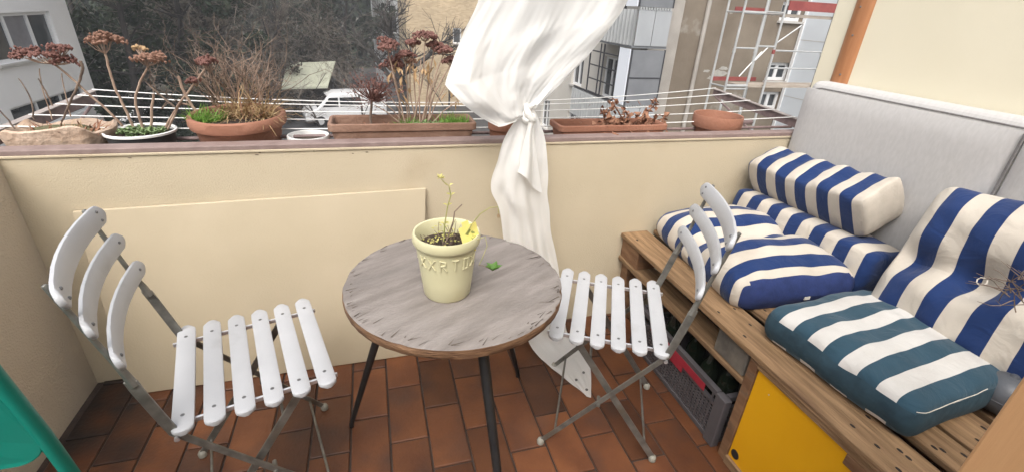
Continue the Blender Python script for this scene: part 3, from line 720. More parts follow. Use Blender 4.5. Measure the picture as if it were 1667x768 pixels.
# grey headboard standing on the bench
hb = thing('headboard', 'light grey upholstered headboard standing on the bench against the wall', 'headboard', (1.96, .9, BZ))
def rbox(a, b, nx=10, ny=16, nz=12): return MB().box2(a, b)
def puffbox(a, b, k, puff, name, mat, parent, bev):
    "box with a gridded, softly swollen front (towards -x)"
    m = MB(); ny, nz = 30, 18
    for i in range(ny+1):
        for j in range(nz+1):
            u, v = -1+2*i/ny, -1+2*j/nz
            y, z = a[1]+(b[1]-a[1])*i/ny, a[2]+(b[2]-a[2])*j/nz
            e = 1-max(abs(u), abs(v))**14
            m.v.append((a[0] - puff*((1-u**6)*(1-v**6)) + .010*(1-e) + .0015*noise.noise(Vector((y*7, z*7, k))), y, z))
    I = lambda i, j: i*(nz+1)+j
    for i in range(ny):
        for j in range(nz): m.f.append((I(i, j), I(i, j+1), I(i+1, j+1), I(i+1, j)))
    bd = [(i, 0) for i in range(ny)] + [(ny, j) for j in range(nz)] + [(i, nz) for i in range(ny, 0, -1)] + [(0, j) for j in range(nz, 0, -1)]
    o = len(m.v)
    for i, j in bd: v = m.v[I(i, j)]; m.v.append((b[0], v[1], v[2]))
    q = len(bd)
    for k_ in range(q):
        m.f.append((I(*bd[k_]), I(*bd[(k_+1) % q]), o+(k_+1) % q, o+k_))
    m.f.append(tuple(o+k_ for k_ in range(q-1, -1, -1)))
    return m.build(name, mat, parent, smooth=True)
MB().box2((1.925, .06, BZ+.001), (2.022, 1.757, 1.168)).build('shell', GREYFAB, hb, bevel=.035, seg=5)
puffbox((1.902, .934, BZ+.002), (1.924, 1.752, 1.135), 1, .008, 'panel', GREYFAB, hb, 0)
puffbox((1.902, .065, BZ+.002), (1.924, .922, 1.135), 5, .008, 'panel', GREYFAB, hb, 0)
for y in (.930, .926): MB().tube([(1.905, y, BZ+.01), (1.902, y, .9), (1.906, y, 1.13)], .0028, 6).build('seam', PIPING, hb)
MB().tube([(1.921, .07, 1.140), (1.918, .9, 1.142), (1.918, 1.68, 1.142), (1.920, 1.735, 1.128), (1.921, 1.756, 1.07), (1.921, 1.757, .6)], .0032, 6).build('piping', PIPING, hb, smooth=True)

# ================================================================== CURTAIN
def cr_spline(pts, t):
    n_ = len(pts)-1; f = min(max(t, 0), 1)*n_; i = min(int(f), n_-1); f -= i
    p0, p1, p2, p3 = pts[max(i-1, 0)], pts[i], pts[i+1], pts[min(i+2, n_)]
    return .5*((2*p1) + (p2-p0)*f + (2*p0-5*p1+4*p2-p3)*f*f + (3*p1-p0-3*p2+p3)*f**3)
def lin(pts, t):
    n_ = len(pts)-1; f = min(max(t, 0), 1)*n_; i = min(int(f), n_-1); return pts[i].lerp(pts[i+1], f-i)
def sheet(Lb, Rb, nu, nv, fold, sharp=False):
    m = MB()
    for j in range(nv+1):
        t = j/nv; a, b = (lin(Lb, t).lerp(cr_spline(Lb, t), .3) if sharp else cr_spline(Lb, t)), cr_spline(Rb, t)
        for i in range(nu+1):
            u = i/nu; p = a.lerp(b, u); d = fold(u, t); m.v.append((p.x+d[0], p.y+d[1], p.z+d[2]))
    for j in range(nv):
        for i in range(nu):
            a = j*(nu+1)+i; m.f.append((a, a+1, a+nu+2, a+nu+1))
    return m
cu = thing('curtain', 'white cloth curtain knotted halfway, hanging inside the parapet', 'curtain', (.62, 1.68, 0))
CY = 1.675
W = lambda px, py, y=CY: at(px, py, y=y)
Lb = [Vector((.43, 1.70, 2.46)), Vector((.42, 1.70, 2.1)), Vector((.405, 1.69, 1.70)), W(780, 4), W(757, 50, 1.66), W(738, 98, 1.64), W(724, 138, 1.62), W(752, 168, 1.60), W(783, 192, 1.595), W(812, 207, 1.60), W(838, 200, 1.62), W(856, 184, 1.655)]
Rb = [Vector((1.20, 1.70, 2.46)), Vector((1.15, 1.72, 2.2)), Vector((1.08, 1.72, 1.95)), Vector((1.00, 1.715, 1.69)), W(1024, 0, 1.71), W(996, 42, 1.70), W(962, 86, 1.70), W(930, 120, 1.69), W(905, 145, 1.68), W(886, 163, 1.675), W(876, 172, 1.67), W(868, 180, 1.665)]
def fold1(u, t):
    k = (1-t)**.35
    big = .012*math.sin(u*11+1.0*math.sin(t*3)) + .004*math.sin(u*31+t*4)
    pouch = -.05*math.exp(-((u-.14)/.16)**2)*math.exp(-((t-.62)/.16)**2)
    crease = .020*abs(math.sin(u*6.2-.4*t+.5))
    wr = .012*noise.noise(Vector((u*5, t*9, 1))) + .006*abs(noise.noise(Vector((u*14+t*6, t*7-u*5, 5))))
    ridge = -.03*max(0, 1-abs(u-.10-.35*max(0, t-.45))/.09)*math.exp(-((t-.55)/.14)**2)
    return (0, (big*k*.8 + pouch + crease*k*.7 + wr + ridge), .0)
sheet(Lb, Rb, 90, 110, fold1, True).build('drape', CURT, cu, smooth=True)
kc = W(861, 181, 1.655)
m = MB()      # knot: a fat twisted loop
for ph, rr_, tl in ((.3, .020, .9), (2.2, .016, -.8)):
    pts = []; rad = []
    for k in range(15):
        t = k/14*math.pi*1.5 + ph
        pts.append(kc + Vector((rr_*math.cos(t), -.016+.016*math.sin(t*1.0), -.004+.026*math.sin(t+tl)))); rad.append(.013*(.5+.5*math.sin(math.pi*k/14))*(1+.25*noise.noise(Vector((k*.9, ph, 0)))))
    m.tube(pts, rad, 10)
m.build('knot', CURT, cu, smooth=True)
Lt = [kc+Vector((-.028, 0, .0)), W(822, 222, 1.66), W(806, 268, 1.655), W(797, 306, 1.65), W(812, 345, 1.65), Vector((.49, 1.64, .42)), Vector((.55, 1.615, .18)), Vector((.60, 1.57, .035)), Vector((.655, 1.43, .010)), at(955, 646, z=.008)]
Rt = [kc+Vector((.022, 0, .0)), W(884, 222, 1.67), W(887, 270, 1.675), W(888, 320, 1.675), W(893, 375, 1.675), W(905, 432, 1.67), Vector((.765, 1.655, .20)), Vector((.80, 1.61, .03)), at(958, 590, z=.010), at(962, 648, z=.008)]
def fold2(u, t):
    k = min(t*5, 1)*(1 if t < .72 else max(0, 1-(t-.72)*5))
    big = .018*math.sin(u*9+.8*math.sin(t*5)) + .004*math.sin(u*27+t*6)
    return (.006*noise.noise(Vector((u*3, t*11, 4)))*k, (big - .035)*k*.8 + .008*noise.noise(Vector((u*6, t*12, 2)))*k, .004+.006*abs(noise.noise(Vector((u*4, t*18, 7))))*(1 if t > .75 else 0))
sheet(Lt, Rt, 60, 80, fold2).build('tail', CURT, cu, smooth=True)
Lf = [kc+Vector((-.010, -.03, -.012)), W(852, 225, 1.625), W(846, 255, 1.62), W(838, 280, 1.62)]
Rf = [kc+Vector((.020, -.03, -.012)), W(868, 215, 1.63), W(874, 262, 1.63), W(880, 310, 1.63)]
sheet(Lf, Rf, 30, 30, lambda u, t: (0, .020*math.sin(u*8+t*2)*t-.01, .012*math.sin(u*6)*t)).build('flap', CURT, cu, smooth=True)
for px, py in ((955, 634), (938, 618), (950, 606)):
    q = at(px, py, z=.016); MB().lathe([(.0055, 0), (.006, .003), (.003, .0035)], q, 10).build('eyelet', SCREW, cu)

# ================================================================== FLOWER POTS OUTSIDE THE PARAPET
SZ = .80                           # planter shelf level
sh = thing('planter_shelf', 'dark metal planter shelf bracketed outside the parapet', 'shelf', (.4, 2.0, SZ))
for y in (1.85, 1.915, 1.98, 2.045, 2.11, 2.17): MB().box2((-1.24, y-.012, SZ-.02), (2.0, y+.012, SZ-.002)).build('slat', RACK, sh)
for x in (-1.1, -.4, .4, 1.2, 1.9):
    MB().box2((x-.012, 1.816, SZ-.05), (x+.012, 2.19, SZ-.0205)).build('bracket', RACK, sh)
def pot_round(name, label, px0, px1, pyr, y, zr, prof, mat, sx=1, sy=1, soil=.03, smat_=SOIL, cat='potted plant', rimmat=None):
    a, b = at(px0, pyr, y=y), at(px1, pyr, y=y); r_ = (b.x-a.x)/2; c = Vector(((a.x+b.x)/2, y, SZ)); h = zr-SZ
    t = thing(name, label, cat, c)
    p = MB().lathe([(q*r_, z*h) for q, z in prof], c, 44, sx, sy).build('pot', mat, t, smooth=True)
    if soil:
        MB().lathe([(.0, h-soil-.01), (r_*.9, h-soil-.01), (r_*.9, h-soil), (r_*.5, h-soil+.008), (.0, h-soil+.01)], c, 26, sx, sy, wob=.03).build('soil', smat_, t)
    return t, c, r_, h
PROF = [(0, .01), (.70, 0), (.72, .03), (.88, .72), (.90, .76), (.985, .78), (1.0, .84), (1.0, .95), (.975, 1.0), (.93, 1.0), (.90, .95), (.86, .7), (.8, .6), (0, .6)]
PROF2 = [(0, .01), (.74, 0), (.76, .02), (.92, .72), (.95, .76), (1.02, .78), (1.045, .84), (1.04, .97), (1.0, 1.0), (.93, .98), (.88, .8), (.84, .7), (0, .7)]
def blades(parent, c, r_, n_, lmin, lmax, mat, name, spread=.5, w_=.003, sy=1, droop=.5, seed=1, kind='stuff'):
    q = random.Random(seed); m = MB()
    for k in range(n_):
        t = q.uniform(0, 6.28); d = r_*math.sqrt(q.random()); p = Vector(c)+Vector((d*math.cos(t), d*sy*math.sin(t), 0))
        v = Vector((q.gauss(0, spread), q.gauss(0, spread), 1)).normalized(); L_ = q.uniform(lmin, lmax); pts = [p]
        for i in range(3):
            v = (v + Vector((q.gauss(0, .18), q.gauss(0, .18), -droop*.35))).normalized(); pts.append(pts[-1]+v*L_/3)
        s_ = Vector((q.gauss(0, 1), q.gauss(0, 1), 0)).normalized()*w_
        vs = []
        for i, pp in enumerate(pts): f = (1, .9, .6, .1)[i]; vs += [pp-s_*f, pp+s_*f]
        m.add(vs, [(0, 1, 3, 2), (2, 3, 5, 4), (4, 5, 7, 6)])
    o = m.build(name, mat, parent); o['kind'] = kind; return o
def umbel(parent, c, r_, mat, seed, h=.32, n_=150, spokes=True, stemmat=STEM, base=None):
    q = random.Random(seed); m = MB(); c = Vector(c)
    r_ *= 1.18; n_ = int(n_*1.5); subs = [(q.uniform(0, 6.28), math.sqrt(q.random())*.8, q.uniform(.18, .34), q.gauss(0, .10)) for _ in range(14)]
    for k in range(n_):
        st, sd2, sr, szz = q.choice(subs); ux, uy = sd2*math.cos(st)+q.gauss(0, sr*.6), sd2*math.sin(st)+q.gauss(0, sr*.6); t = math.atan2(uy, ux); d = min(math.hypot(ux, uy), 1.15); z = h*r_*(1-d*d)*q.uniform(.55, 1.05) + q.gauss(0, .05*r_) + szz*r_
        bump = .10*r_*noise.noise(Vector((math.cos(t)*d*3, math.sin(t)*d*3, seed)))
        p = c + Vector((d*r_*math.cos(t), d*r_*math.sin(t), z+bump)); s_ = q.uniform(.0035, .0065)
        m.add([p+Vector((s_, 0, 0)), p+Vector((0, s_, 0)), p-Vector((s_, 0, 0)), p-Vector((0, s_, 0)), p+Vector((0, 0, s_)), p-Vector((0, 0, s_*1.6))],
              [(0, 1, 4), (1, 2, 4), (2, 3, 4), (3, 0, 4), (1, 0, 5), (2, 1, 5), (3, 2, 5), (0, 3, 5)])
    o = m.build('flower_head', mat, parent); o['kind'] = 'stuff'
    if spokes:
        m = MB(); b = Vector(base) if base is not None else c-Vector((0, 0, r_*.8))
        for k in range(12):
            t = k/12*6.28; p = c+Vector((math.cos(t)*r_*.7*q.uniform(.4, 1), math.sin(t)*r_*.7, 0)); m.tube([b, b.lerp(p, .5)+Vector((0, 0, -r_*.1)), p], [.0016, .0013, .001], 4)
        m.build('flower_spokes', stemmat, o)['kind'] = 'stuff'
    return o
def rosette(parent, c, r_, n_, mat, seed, sy=.7, name='sedum_leaves'):
    q = random.Random(seed); m = MB()
    for k in range(n_):
        t = q.uniform(0, 6.28); d = r_*math.sqrt(q.random()); p = Vector(c)+Vector((d*math.cos(t), d*sy*math.sin(t), q.uniform(0, .016)))
        for i in range(5):
            u = q.uniform(0, 6.28); m.leaf(p, (math.cos(u), math.sin(u), q.uniform(.3, 1.2)), q.uniform(.012, .020), .009, .3)
    o = m.build(name, mat, parent); o['kind'] = 'stuff'; return o
def pxstem(parent, pxs, ys, r0, r1, mat=STEM, name='stem'):
    k = len(pxs); pts = []
    for i, (px, py) in enumerate(pxs):
        pts.append(at(px, py, y=ys[0]+(ys[1]-ys[0])*i/(k-1)))
    # smooth
    dense = [cr_spline(pts, i/(4*(k-1))) for i in range(4*(k-1)+1)]; n_ = len(dense)
    MB().tube([p+Vector((rr.gauss(0, .0008), 0, rr.gauss(0, .0008))) for p in dense], [r0+(r1-r0)*i/(n_-1) for i in range(n_)], 6).build(name, mat, parent, smooth=True)
    return pts[-1]
def twigs(parent, pxs, y, mat, n_, seed, r_=.0016, L_=.05, name='twigs', up_=.6):
    "branching fine twigs from given foot points"
    q = random.Random(seed); m = MB()
    def grow(p, d, l, r0, lev):
        pts = [p]
        for i in range(3):
            d = (d+Vector((q.gauss(0, .22), q.gauss(0, .22), q.gauss(.05, .18)))).normalized(); p = p+d*l/3; pts.append(p)
            if lev and q.random() < .75: grow(p, (d+Vector((q.gauss(0, .6), q.gauss(0, .6), q.gauss(0, .4)))).normalized(), l*.62, r0*.6, lev-1)
        m.tube(pts, [r0, r0*.85, r0*.7, r0*.45], 4)
    for (px, py) in pxs:
        for k in range(n_): grow(at(px+q.gauss(0, 4), py, y=y+q.gauss(0, .02)), Vector((q.gauss(0, .45), q.gauss(0, .3), up_+q.random())).normalized(), L_*q.uniform(.6, 1.3), r_, 2)
    o = m.build(name, mat, parent); o['kind'] = 'stuff'; return o

# a: rough stone planter
c = at(100, 213, y=1.955); c.z = SZ
pa = thing('stone_planter', 'rough beige stone planter with dried sedum beside the black rimmed pot', 'potted plant', c)
m = MB(); n = 48
prof = [(.0, .01), (.78, .0), (.86, .05), (1.0, .135), (1.02, .150), (.97, .155), (.90, .145), (.82, .11), (0, .11)]
for r_, z in prof:
    for k in range(n):
        t = 2*math.pi*k/n; e = 1+.10*noise.noise(Vector((math.cos(t)*2, math.sin(t)*2, z*6))); zz = z + (.03*noise.noise(Vector((math.cos(t)*1.6, math.sin(t)*1.6, 3))) if z > .1 else 0)
        sx_ = abs(math.cos(t))**.6*math.copysign(1, math.cos(t)); sy_ = abs(math.sin(t))**.6*math.copysign(1, math.sin(t))
        m.v.append((c.x+.145*r_*e*sx_, c.y+.10*r_*e*sy_, SZ+zz))
for j in range(len(prof)-1):
    for k in range(n): a = j*n+k; b = j*n+(k+1) % n; m.f.append((a, b, b+n, a+n))
m.f.append(tuple(range(n-1, -1, -1))); m.build('pot', STONE, pa, smooth=True)
MB().lathe([(0, .112), (.11, .112), (.115, .125), (.07, .15), (0, .155)], c, 30, 1.05, .72, wob=.15).build('soil', MOSS, pa)
blades(pa, c+Vector((.02, -.01, .135)), .11, 160, .02, .06, BROWNLEAF, 'dead_leaves', 1.2, .004, .6, .6, 4)
blades(pa, c+Vector((.07, -.03, .135)), .05, 60, .03, .07, STRAW, 'dry_grass', 1.3, .0015, .6, .8, 5)
q = pxstem(pa, [(200, 206), (175, 180), (140, 150), (110, 122), (88, 105)], (1.98, 1.96), .0042, .003)
umbel(pa, at(60, 92, y=1.96), .056, HEAD, 11, base=q); umbel(pa, at(102, 102, y=1.97), .034, HEAD, 12, n_=60, base=q); umbel(pa, at(103, 80, y=1.98), .026, HEAD, 13, n_=50, base=q)
pxstem(pa, [(55, 195), (52, 170), (45, 150), (30, 128)], (1.98, 1.98), .0025, .0015, STEMD)
pxstem(pa, [(85, 195), (78, 172), (68, 140), (64, 112)], (2.0, 2.0), .002, .0014)
pxstem(pa, [(85, 172), (75, 150), (62, 128)], (1.97, 1.97), .003, .0018, STEMD)
pxstem(pa, [(100, 198), (115, 165), (128, 135), (134, 115), (131, 100)], (1.97, 1.95), .003, .0045, STEMD)
pxstem(pa, [(115, 190), (108, 160), (100, 120)], (2.0, 2.0), .002, .0014)
pxstem(pa, [(24, 210), (10, 192), (-10, 170)], (1.95, 1.95), .0025, .0018, STEMD)
# b: black pot with pale rim
BLP = pmat('black_pot', (.03, .03, .032), (.05, .05, .05), 20, .5)
pb, c, r_, h = pot_round('potted_plant', 'black pot with a thin white rim and bare sedum stems', 172, 287, 217, 1.95, .937, [(0, .01), (.78, 0), (.8, .03), (.95, .9), (.96, .97), (.92, .97), (.9, .9), (.86, .7), (0, .7)], BLP, soil=.02)
MB().lathe([(.96*r_, h-.006), (1.01*r_, h-.005), (1.015*r_, h+.002), (.98*r_, h+.004), (.94*r_, h+.001), (.93*r_, h-.01)], c, 44, cap=False).build('rim', WIRE, pb, smooth=True)
rosette(pb, c+Vector((.01, -.01, h-.012)), r_*.72, 90, SEDUM, 6)
q = pxstem(pb, [(219, 214), (207, 185), (190, 150), (178, 115), (172, 88)], (1.98, 1.98), .0046, .0036)
umbel(pb, at(165, 68, y=1.98), .052, HEADP, 21, base=q)
q = pxstem(pb, [(234, 214), (225, 185), (221, 160), (228, 135), (241, 108)], (1.97, 1.97), .0046, .0034)
umbel(pb, at(243, 96, y=1.97), .046, HEADP, 22, base=q); umbel(pb, at(228, 80, y=2.0), .02, TANLEAF, 23, n_=40, base=q)
pxstem(pb, [(246, 210), (247, 180), (250, 153)], (1.98, 1.98), .0046, .004)
pxstem(pb, [(266, 216), (285, 180), (306, 150), (334, 112)], (1.98, 1.95), .0046, .003)
umbel(pb, at(338, 102, y=1.95), .036, HEAD, 25)
pxstem(pb, [(270, 216), (283, 190), (293, 170), (310, 172)], (1.97, 1.97), .0042, .003)
pxstem(pb, [(318, 180), (300, 150), (290, 125)], (1.96, 1.96), .005, .005)
pxstem(pb, [(292, 132), (270, 112), (252, 100)], (1.96, 1.95), .0018, .001, STEMD)
pxstem(pb, [(285, 175), (255, 150), (236, 132)], (1.96, 1.96), .004, .0015, STEMD)
umbel(pb, at(318, 132, y=1.96), .022, HEAD, 26, n_=40)
twigs(pb, [(262, 178), (300, 172), (250, 155)], 1.97, STEMD, 2, 8, .0016, .10)
# c: big terracotta pot
pcx, c, r_, h = pot_round('potted_plant', 'large terracotta pot with dried grass and a fresh green tuft', 309, 461, 183, 2.0, .988, PROF2, TERRA, 1, 1.2, soil=.022)
blades(pcx, c+Vector((-.09, -.06, h-.02)), .055, 240, .03, .075, GRASS, 'green_grass', .7, .0022, .8, .5, 2)
blades(pcx, c+Vector((.045, -.0, h-.02)), .08, 460, .07, .18, STRAW, 'dry_grass', .8, .0020, .7, .9, 3)
blades(pcx, c+Vector((.03, .0, h-.02)), .10, 200, .05, .15, BROWNLEAF, 'brown_grass', .8, .0018, .7, .8, 33)
twigs(pcx, [(350, 172), (380, 165), (410, 160), (435, 165)], 2.03, STEMD, 10, 18, .0019, .15)
twigs(pcx, [(360, 165), (385, 160), (405, 160), (425, 165)], 2.0, STEM, 9, 19, .0018, .12)
# d: low white pot
pd_, c, r_, h = pot_round('flower_pot', 'empty white pot sunk between the big terracotta pot and the trough', 467, 537, 224, 1.95, .912, PROF, WIRE, soil=.025, cat='flower pot')
# trough builder
def trough(label, px0, px1, py, y0, dep, zr, mat):
    a, b = at(px0, py, y=y0).x, at(px1, py, y=y0).x; c = Vector(((a+b)/2, y0+dep/2, SZ)); t = thing('planter_trough', label, 'planter', c); m = MB()
    hx, hy, h = (b-a)/2, dep/2, zr-SZ
    rings = [(.84, .80, 0), (.86, .82, .004), (.955, .93, h*.80), (.965, .95, h*.82), (1, 1, h*.84), (1, 1, h*.985), (.985, .97, h), (.955, .88, h), (.94, .85, h*.95), (.90, .78, h*.55), (.0, .0, h*.55)]
    for fx, fy, z in rings:
        oc = rrect(c.x, c.y, max(hx*fx, .002), max(hy*fy, .002), min(.02, max(hy*fy*.5, .0008)), 3)
        m.v += [(x, y, SZ+z+.002*noise.noise(Vector((x*8, y*8, z)))) for x, y in oc]
    k = 16
    for j in range(len(rings)-1):
        for i in range(k): m.f.append((j*k+i, j*k+(i+1) % k, (j+1)*k+(i+1) % k, (j+1)*k+i))
    m.f.append(tuple(range(k-1, -1, -1))); m.build('trough', mat, t, bevel=.002)
    m = MB(); nx, ny = 30, 8
    for i in range(nx+1):
        for j in range(ny+1):
            x, y = c.x+(-1+2*i/nx)*hx*.91, c.y+(-1+2*j/ny)*hy*.80; m.v.append((x, y, SZ+h*.78+.010*noise.noise(Vector((x*20, y*20, 1)))))
    for i in range(nx):
        for j in range(ny): a_ = i*(ny+1)+j; m.f.append((a_, a_+ny+1, a_+ny+2, a_+1))
    m.build('soil', SOIL, t)
    return t, c, hx, hy, h
te, c, hx, hy, h = trough('terracotta trough with dried red sedum and fresh grass', 532, 777, 205, 1.845, .175, .972, TERRA2)
sz_ = SZ+h*.80
blades(te, (c.x+.20, c.y, sz_), .07, 300, .04, .075, GRASS, 'green_grass', .7, .002, .6, .5, 7)
blades(te, (c.x+.02, c.y, sz_), .06, 140, .03, .06, GRASS, 'green_grass', .8, .002, .8, .5, 8)
rosette(te, (c.x+.10, c.y-.01, sz_), .07, 70, SEDUM, 9, .6)
blades(te, (c.x-.13, c.y, sz_), .09, 60, .015, .03, BROWNLEAF, 'dead_leaves', 1.4, .004, .6, .6, 10)
# red twiggy bush
q = pxstem(te, [(603, 205), (604, 180), (606, 160)], (1.97, 1.97), .006, .005, STEMD)
m = MB(); q2 = random.Random(5)
pxb = random.Random(17)
for k in range(150):
    px, py = 610+pxb.gauss(0, 17), 148+pxb.gauss(0, 11)
    e = at(px, py, y=1.97+pxb.gauss(0, .03)); b = q.lerp(e, .35)+Vector((0, 0, -.01)); m.tube([q, b, e], [.0016, .0013, .001], 4)
m.build('twigs', HEAD, te)['kind'] = 'stuff'
m = MB()
for k in range(700):
    px, py = 612+pxb.gauss(0, 21), 145+pxb.gauss(0, 13); e = at(px, py, y=1.97+pxb.gauss(0, .035))
    m.leaf(e, (pxb.gauss(0, 1), pxb.gauss(0, 1), pxb.gauss(.3, .6)), pxb.uniform(.008, .016), .006)
m.build('dry_leaves', HEAD, te)['kind'] = 'stuff'
# tall dry sedum stems
for k, (b, e, hr, hm) in enumerate([((650, 200), (640, 108), .048, HEAD), ((660, 203), (632, 75), .055, HEAD), ((668, 205), (660, 92), .035, HEAD), ((672, 203), (692, 60), .040, HEAD), ((680, 203), (672, 70), .026, HEAD),
                              ((686, 203), (722, 82), .034, HEAD), ((690, 202), (706, 74), .030, HEAD), ((695, 202), (733, 100), .028, HEAD), ((678, 203), (668, 100), .02, HEADP), ((698, 203), (700, 120), 0, None), ((664, 203), (650, 130), 0, None), ((684, 203), (685, 90), 0, None), ((690, 203), (716, 110), 0, None)]):
    y = 1.97+rr.gauss(0, .02); mid = ((b[0]*.5+e[0]*.5)+rr.gauss(0, 3), (b[1]+e[1])/2)
    p = pxstem(te, [b, mid, (e[0], e[1]+8)], (y, y), .0035, .0024)
    if hr: umbel(te, at(e[0], e[1], y=y), hr, hm, 40+k, base=p, n_=130)
for k, (b, e) in enumerate([((660, 205), (622, 165)), ((655, 204), (610, 172)), ((700, 204), (745, 165)), ((665, 206), (630, 150)), ((694, 204), (728, 135))]):
    pxstem(te, [b, ((b[0]+e[0])/2, (b[1]+e[1])/2-3), e], (1.95, 1.93), .0028, .0018)
m = MB()
for k in range(46):
    px, py = rr.choice([(645, 110), (652, 128), (655, 150), (735, 150), (690, 105), (700, 115), (640, 118), (676, 110)]); e = at(px+rr.gauss(0, 6), py+rr.gauss(0, 8), y=1.955)
    m.leaf(e, (rr.gauss(0, .4), rr.gauss(0, .3), -1), rr.uniform(.02, .05), .014, .4)
m.build('hanging_leaves', TANLEAF, te)['kind'] = 'stuff'
# f: small pot behind the curtain
pot_round('flower_pot', 'small terracotta pot standing behind the curtain', 795, 838, 205, 1.94, .96, PROF, TERRA, soil=.02, cat='flower pot')
# g: trough with shrivelled plant
tg, c, hx, hy, h = trough('terracotta trough with a shrivelled brown plant right of the curtain', 912, 1088, 212, 1.845, .15, .952, TERRA)
q2 = random.Random(77); m = MB()
foot = Vector((c.x+.09, c.y, SZ+h*.7))
for k in range(170):
    t = q2.uniform(0, 6.28); d = Vector((q2.gauss(.0, .09), q2.gauss(0, .035), abs(q2.gauss(0, .045)))); p = foot+d
    u = Vector((q2.gauss(0, 1), q2.gauss(0, 1), q2.gauss(0, .8))); m.leaf(p, u, q2.uniform(.02, .045), q2.uniform(.015, .028), q2.uniform(-.6, .6))
m.build('shrivelled_leaves', BROWNLEAF, tg)['kind'] = 'stuff'
for e in ((1065, 172), (1078, 195), (1050, 185), (985, 182), (1000, 172), (1020, 185)):
    p = pxstem(tg, [(1025, 207), ((1025+e[0])/2, (207+e[1])/2+2), e], (1.96, 1.96), .004, .003, BROWNLEAF)
    m = MB()
    for k in range(12): m.leaf(p+Vector((q2.gauss(0, .008), q2.gauss(0, .008), q2.gauss(0, .01))), (q2.gauss(0, 1), q2.gauss(0, 1), q2.gauss(0, 1)), .03, .02, q2.uniform(-.6, .6))
    m.build('dead_leaves', BROWNLEAF, tg)['kind'] = 'stuff'
# h: empty terracotta pot
pot_round('flower_pot', 'empty orange terracotta pot near the grey headboard', 1135, 1200, 195, 1.96, .972, [(0, .01), (.70, 0), (.72, .03), (.86, .62), (.97, .64), (1.0, .68), (1.0, .96), (.975, 1.0), (.93, .99), (.90, .9), (.84, .5), (.7, .1), (0, .08)], TERRA, soil=0, cat='flower pot')

# drying rack outside
rk = thing('drying_rack', 'wall hung clothes drying rack with white lines outside the parapet', 'drying rack', (.4, 2.3, .9))
LA, LB = at(-20, 220, x=-1.224), at(153, 148, x=-1.224)
RA, RB = at(1300, 198, x=2.148), at(1163, 145, x=2.148)
LA = Vector((-1.224, 1.835, LA.z)); RA = Vector((2.148, 1.835, RA.z))
for a, b, mt in ((LA, LB, RACKP), (RA, RB, RACK)):
    d = Vector((0, 0, .022))
    MB().bar([a-d, b-d], (0, 0, 1), .045, .006).build('arm', RACK, rk)
    MB().bar([a+Vector((0, 0, .002)), b+Vector((0, 0, .002))], (1, 0, 0), .03, .004).build('arm_top', RACKP, rk)
    MB().tube([b-d*1.6, Vector((a.x, 1.82, a.z-.28))], .006, 8).build('strut', RACK, rk)
for fa, fb, sg in ((.985, .985, .075), (.83, .80, .06), (.62, .60, .05), (.40, .36, .035), (.2, .18, .03)):
    a, b = LA.lerp(LB, fa)+Vector((0, 0, .008)), RA.lerp(RB, fb)+Vector((0, 0, .008))
    MB().tube([a.lerp(b, i/24) - Vector((0, 0, sg*(1-(2*i/24-1)**2))) for i in range(25)], .0025, 6).build('line', WIRE, rk, smooth=True)
MB().tube([(-1.224, 1.99, .895), (2.148, 1.99, .895)], .007, 8).build('rail', RACK, rk)
for x in (1.80, 1.95): MB().lathe([(.03, -.01), (.034, 0), (.03, .01)], (x, 2.1, .90), 16).build('roller', RACK, rk, smooth=True)

# ================================================================== BEYOND THE BALCONY
def facade(m, fn, u0, u1, z0, z1, opens, dep):
    "front face with real openings and reveals; fn(u, z, d) maps to the place, d = depth into the wall"
    us = sorted({u0, u1, *[o[0] for o in opens], *[o[1] for o in opens]}); zs = sorted({z0, z1, *[o[2] for o in opens], *[o[3] for o in opens]})
    for i in range(len(us)-1):
        for j in range(len(zs)-1):
            cu_, cz_ = (us[i]+us[i+1])/2, (zs[j]+zs[j+1])/2
            if any(o[0] < cu_ < o[1] and o[2] < cz_ < o[3] for o in opens): continue
            m.add([fn(us[i], zs[j], 0), fn(us[i+1], zs[j], 0), fn(us[i+1], zs[j+1], 0), fn(us[i], zs[j+1], 0)], [(0, 1, 2, 3)])
    for a, b, c, d in opens:
        for (p, q) in (((a, c), (b, c)), ((b, c), (b, d)), ((b, d), (a, d)), ((a, d), (a, c))):
            m.add([fn(*p, 0), fn(*q, 0), fn(*q, dep), fn(*p, dep)], [(0, 1, 2, 3)])
    return m
PANE = pmat('window_glass', (.03, .035, .04), (.07, .075, .08), .8, .08, spec=.7)
PANEB = pmat('window_blind', (.17, .17, .19), (.22, .22, .24), 3, .3, stretch=(1, 1, 1))
FRAMEW = pmat('white_frame', (.72, .72, .72), None, 5, .5)
SILL = pmat('sill', (.45, .43, .40), (.5, .48, .45), 5, .6)
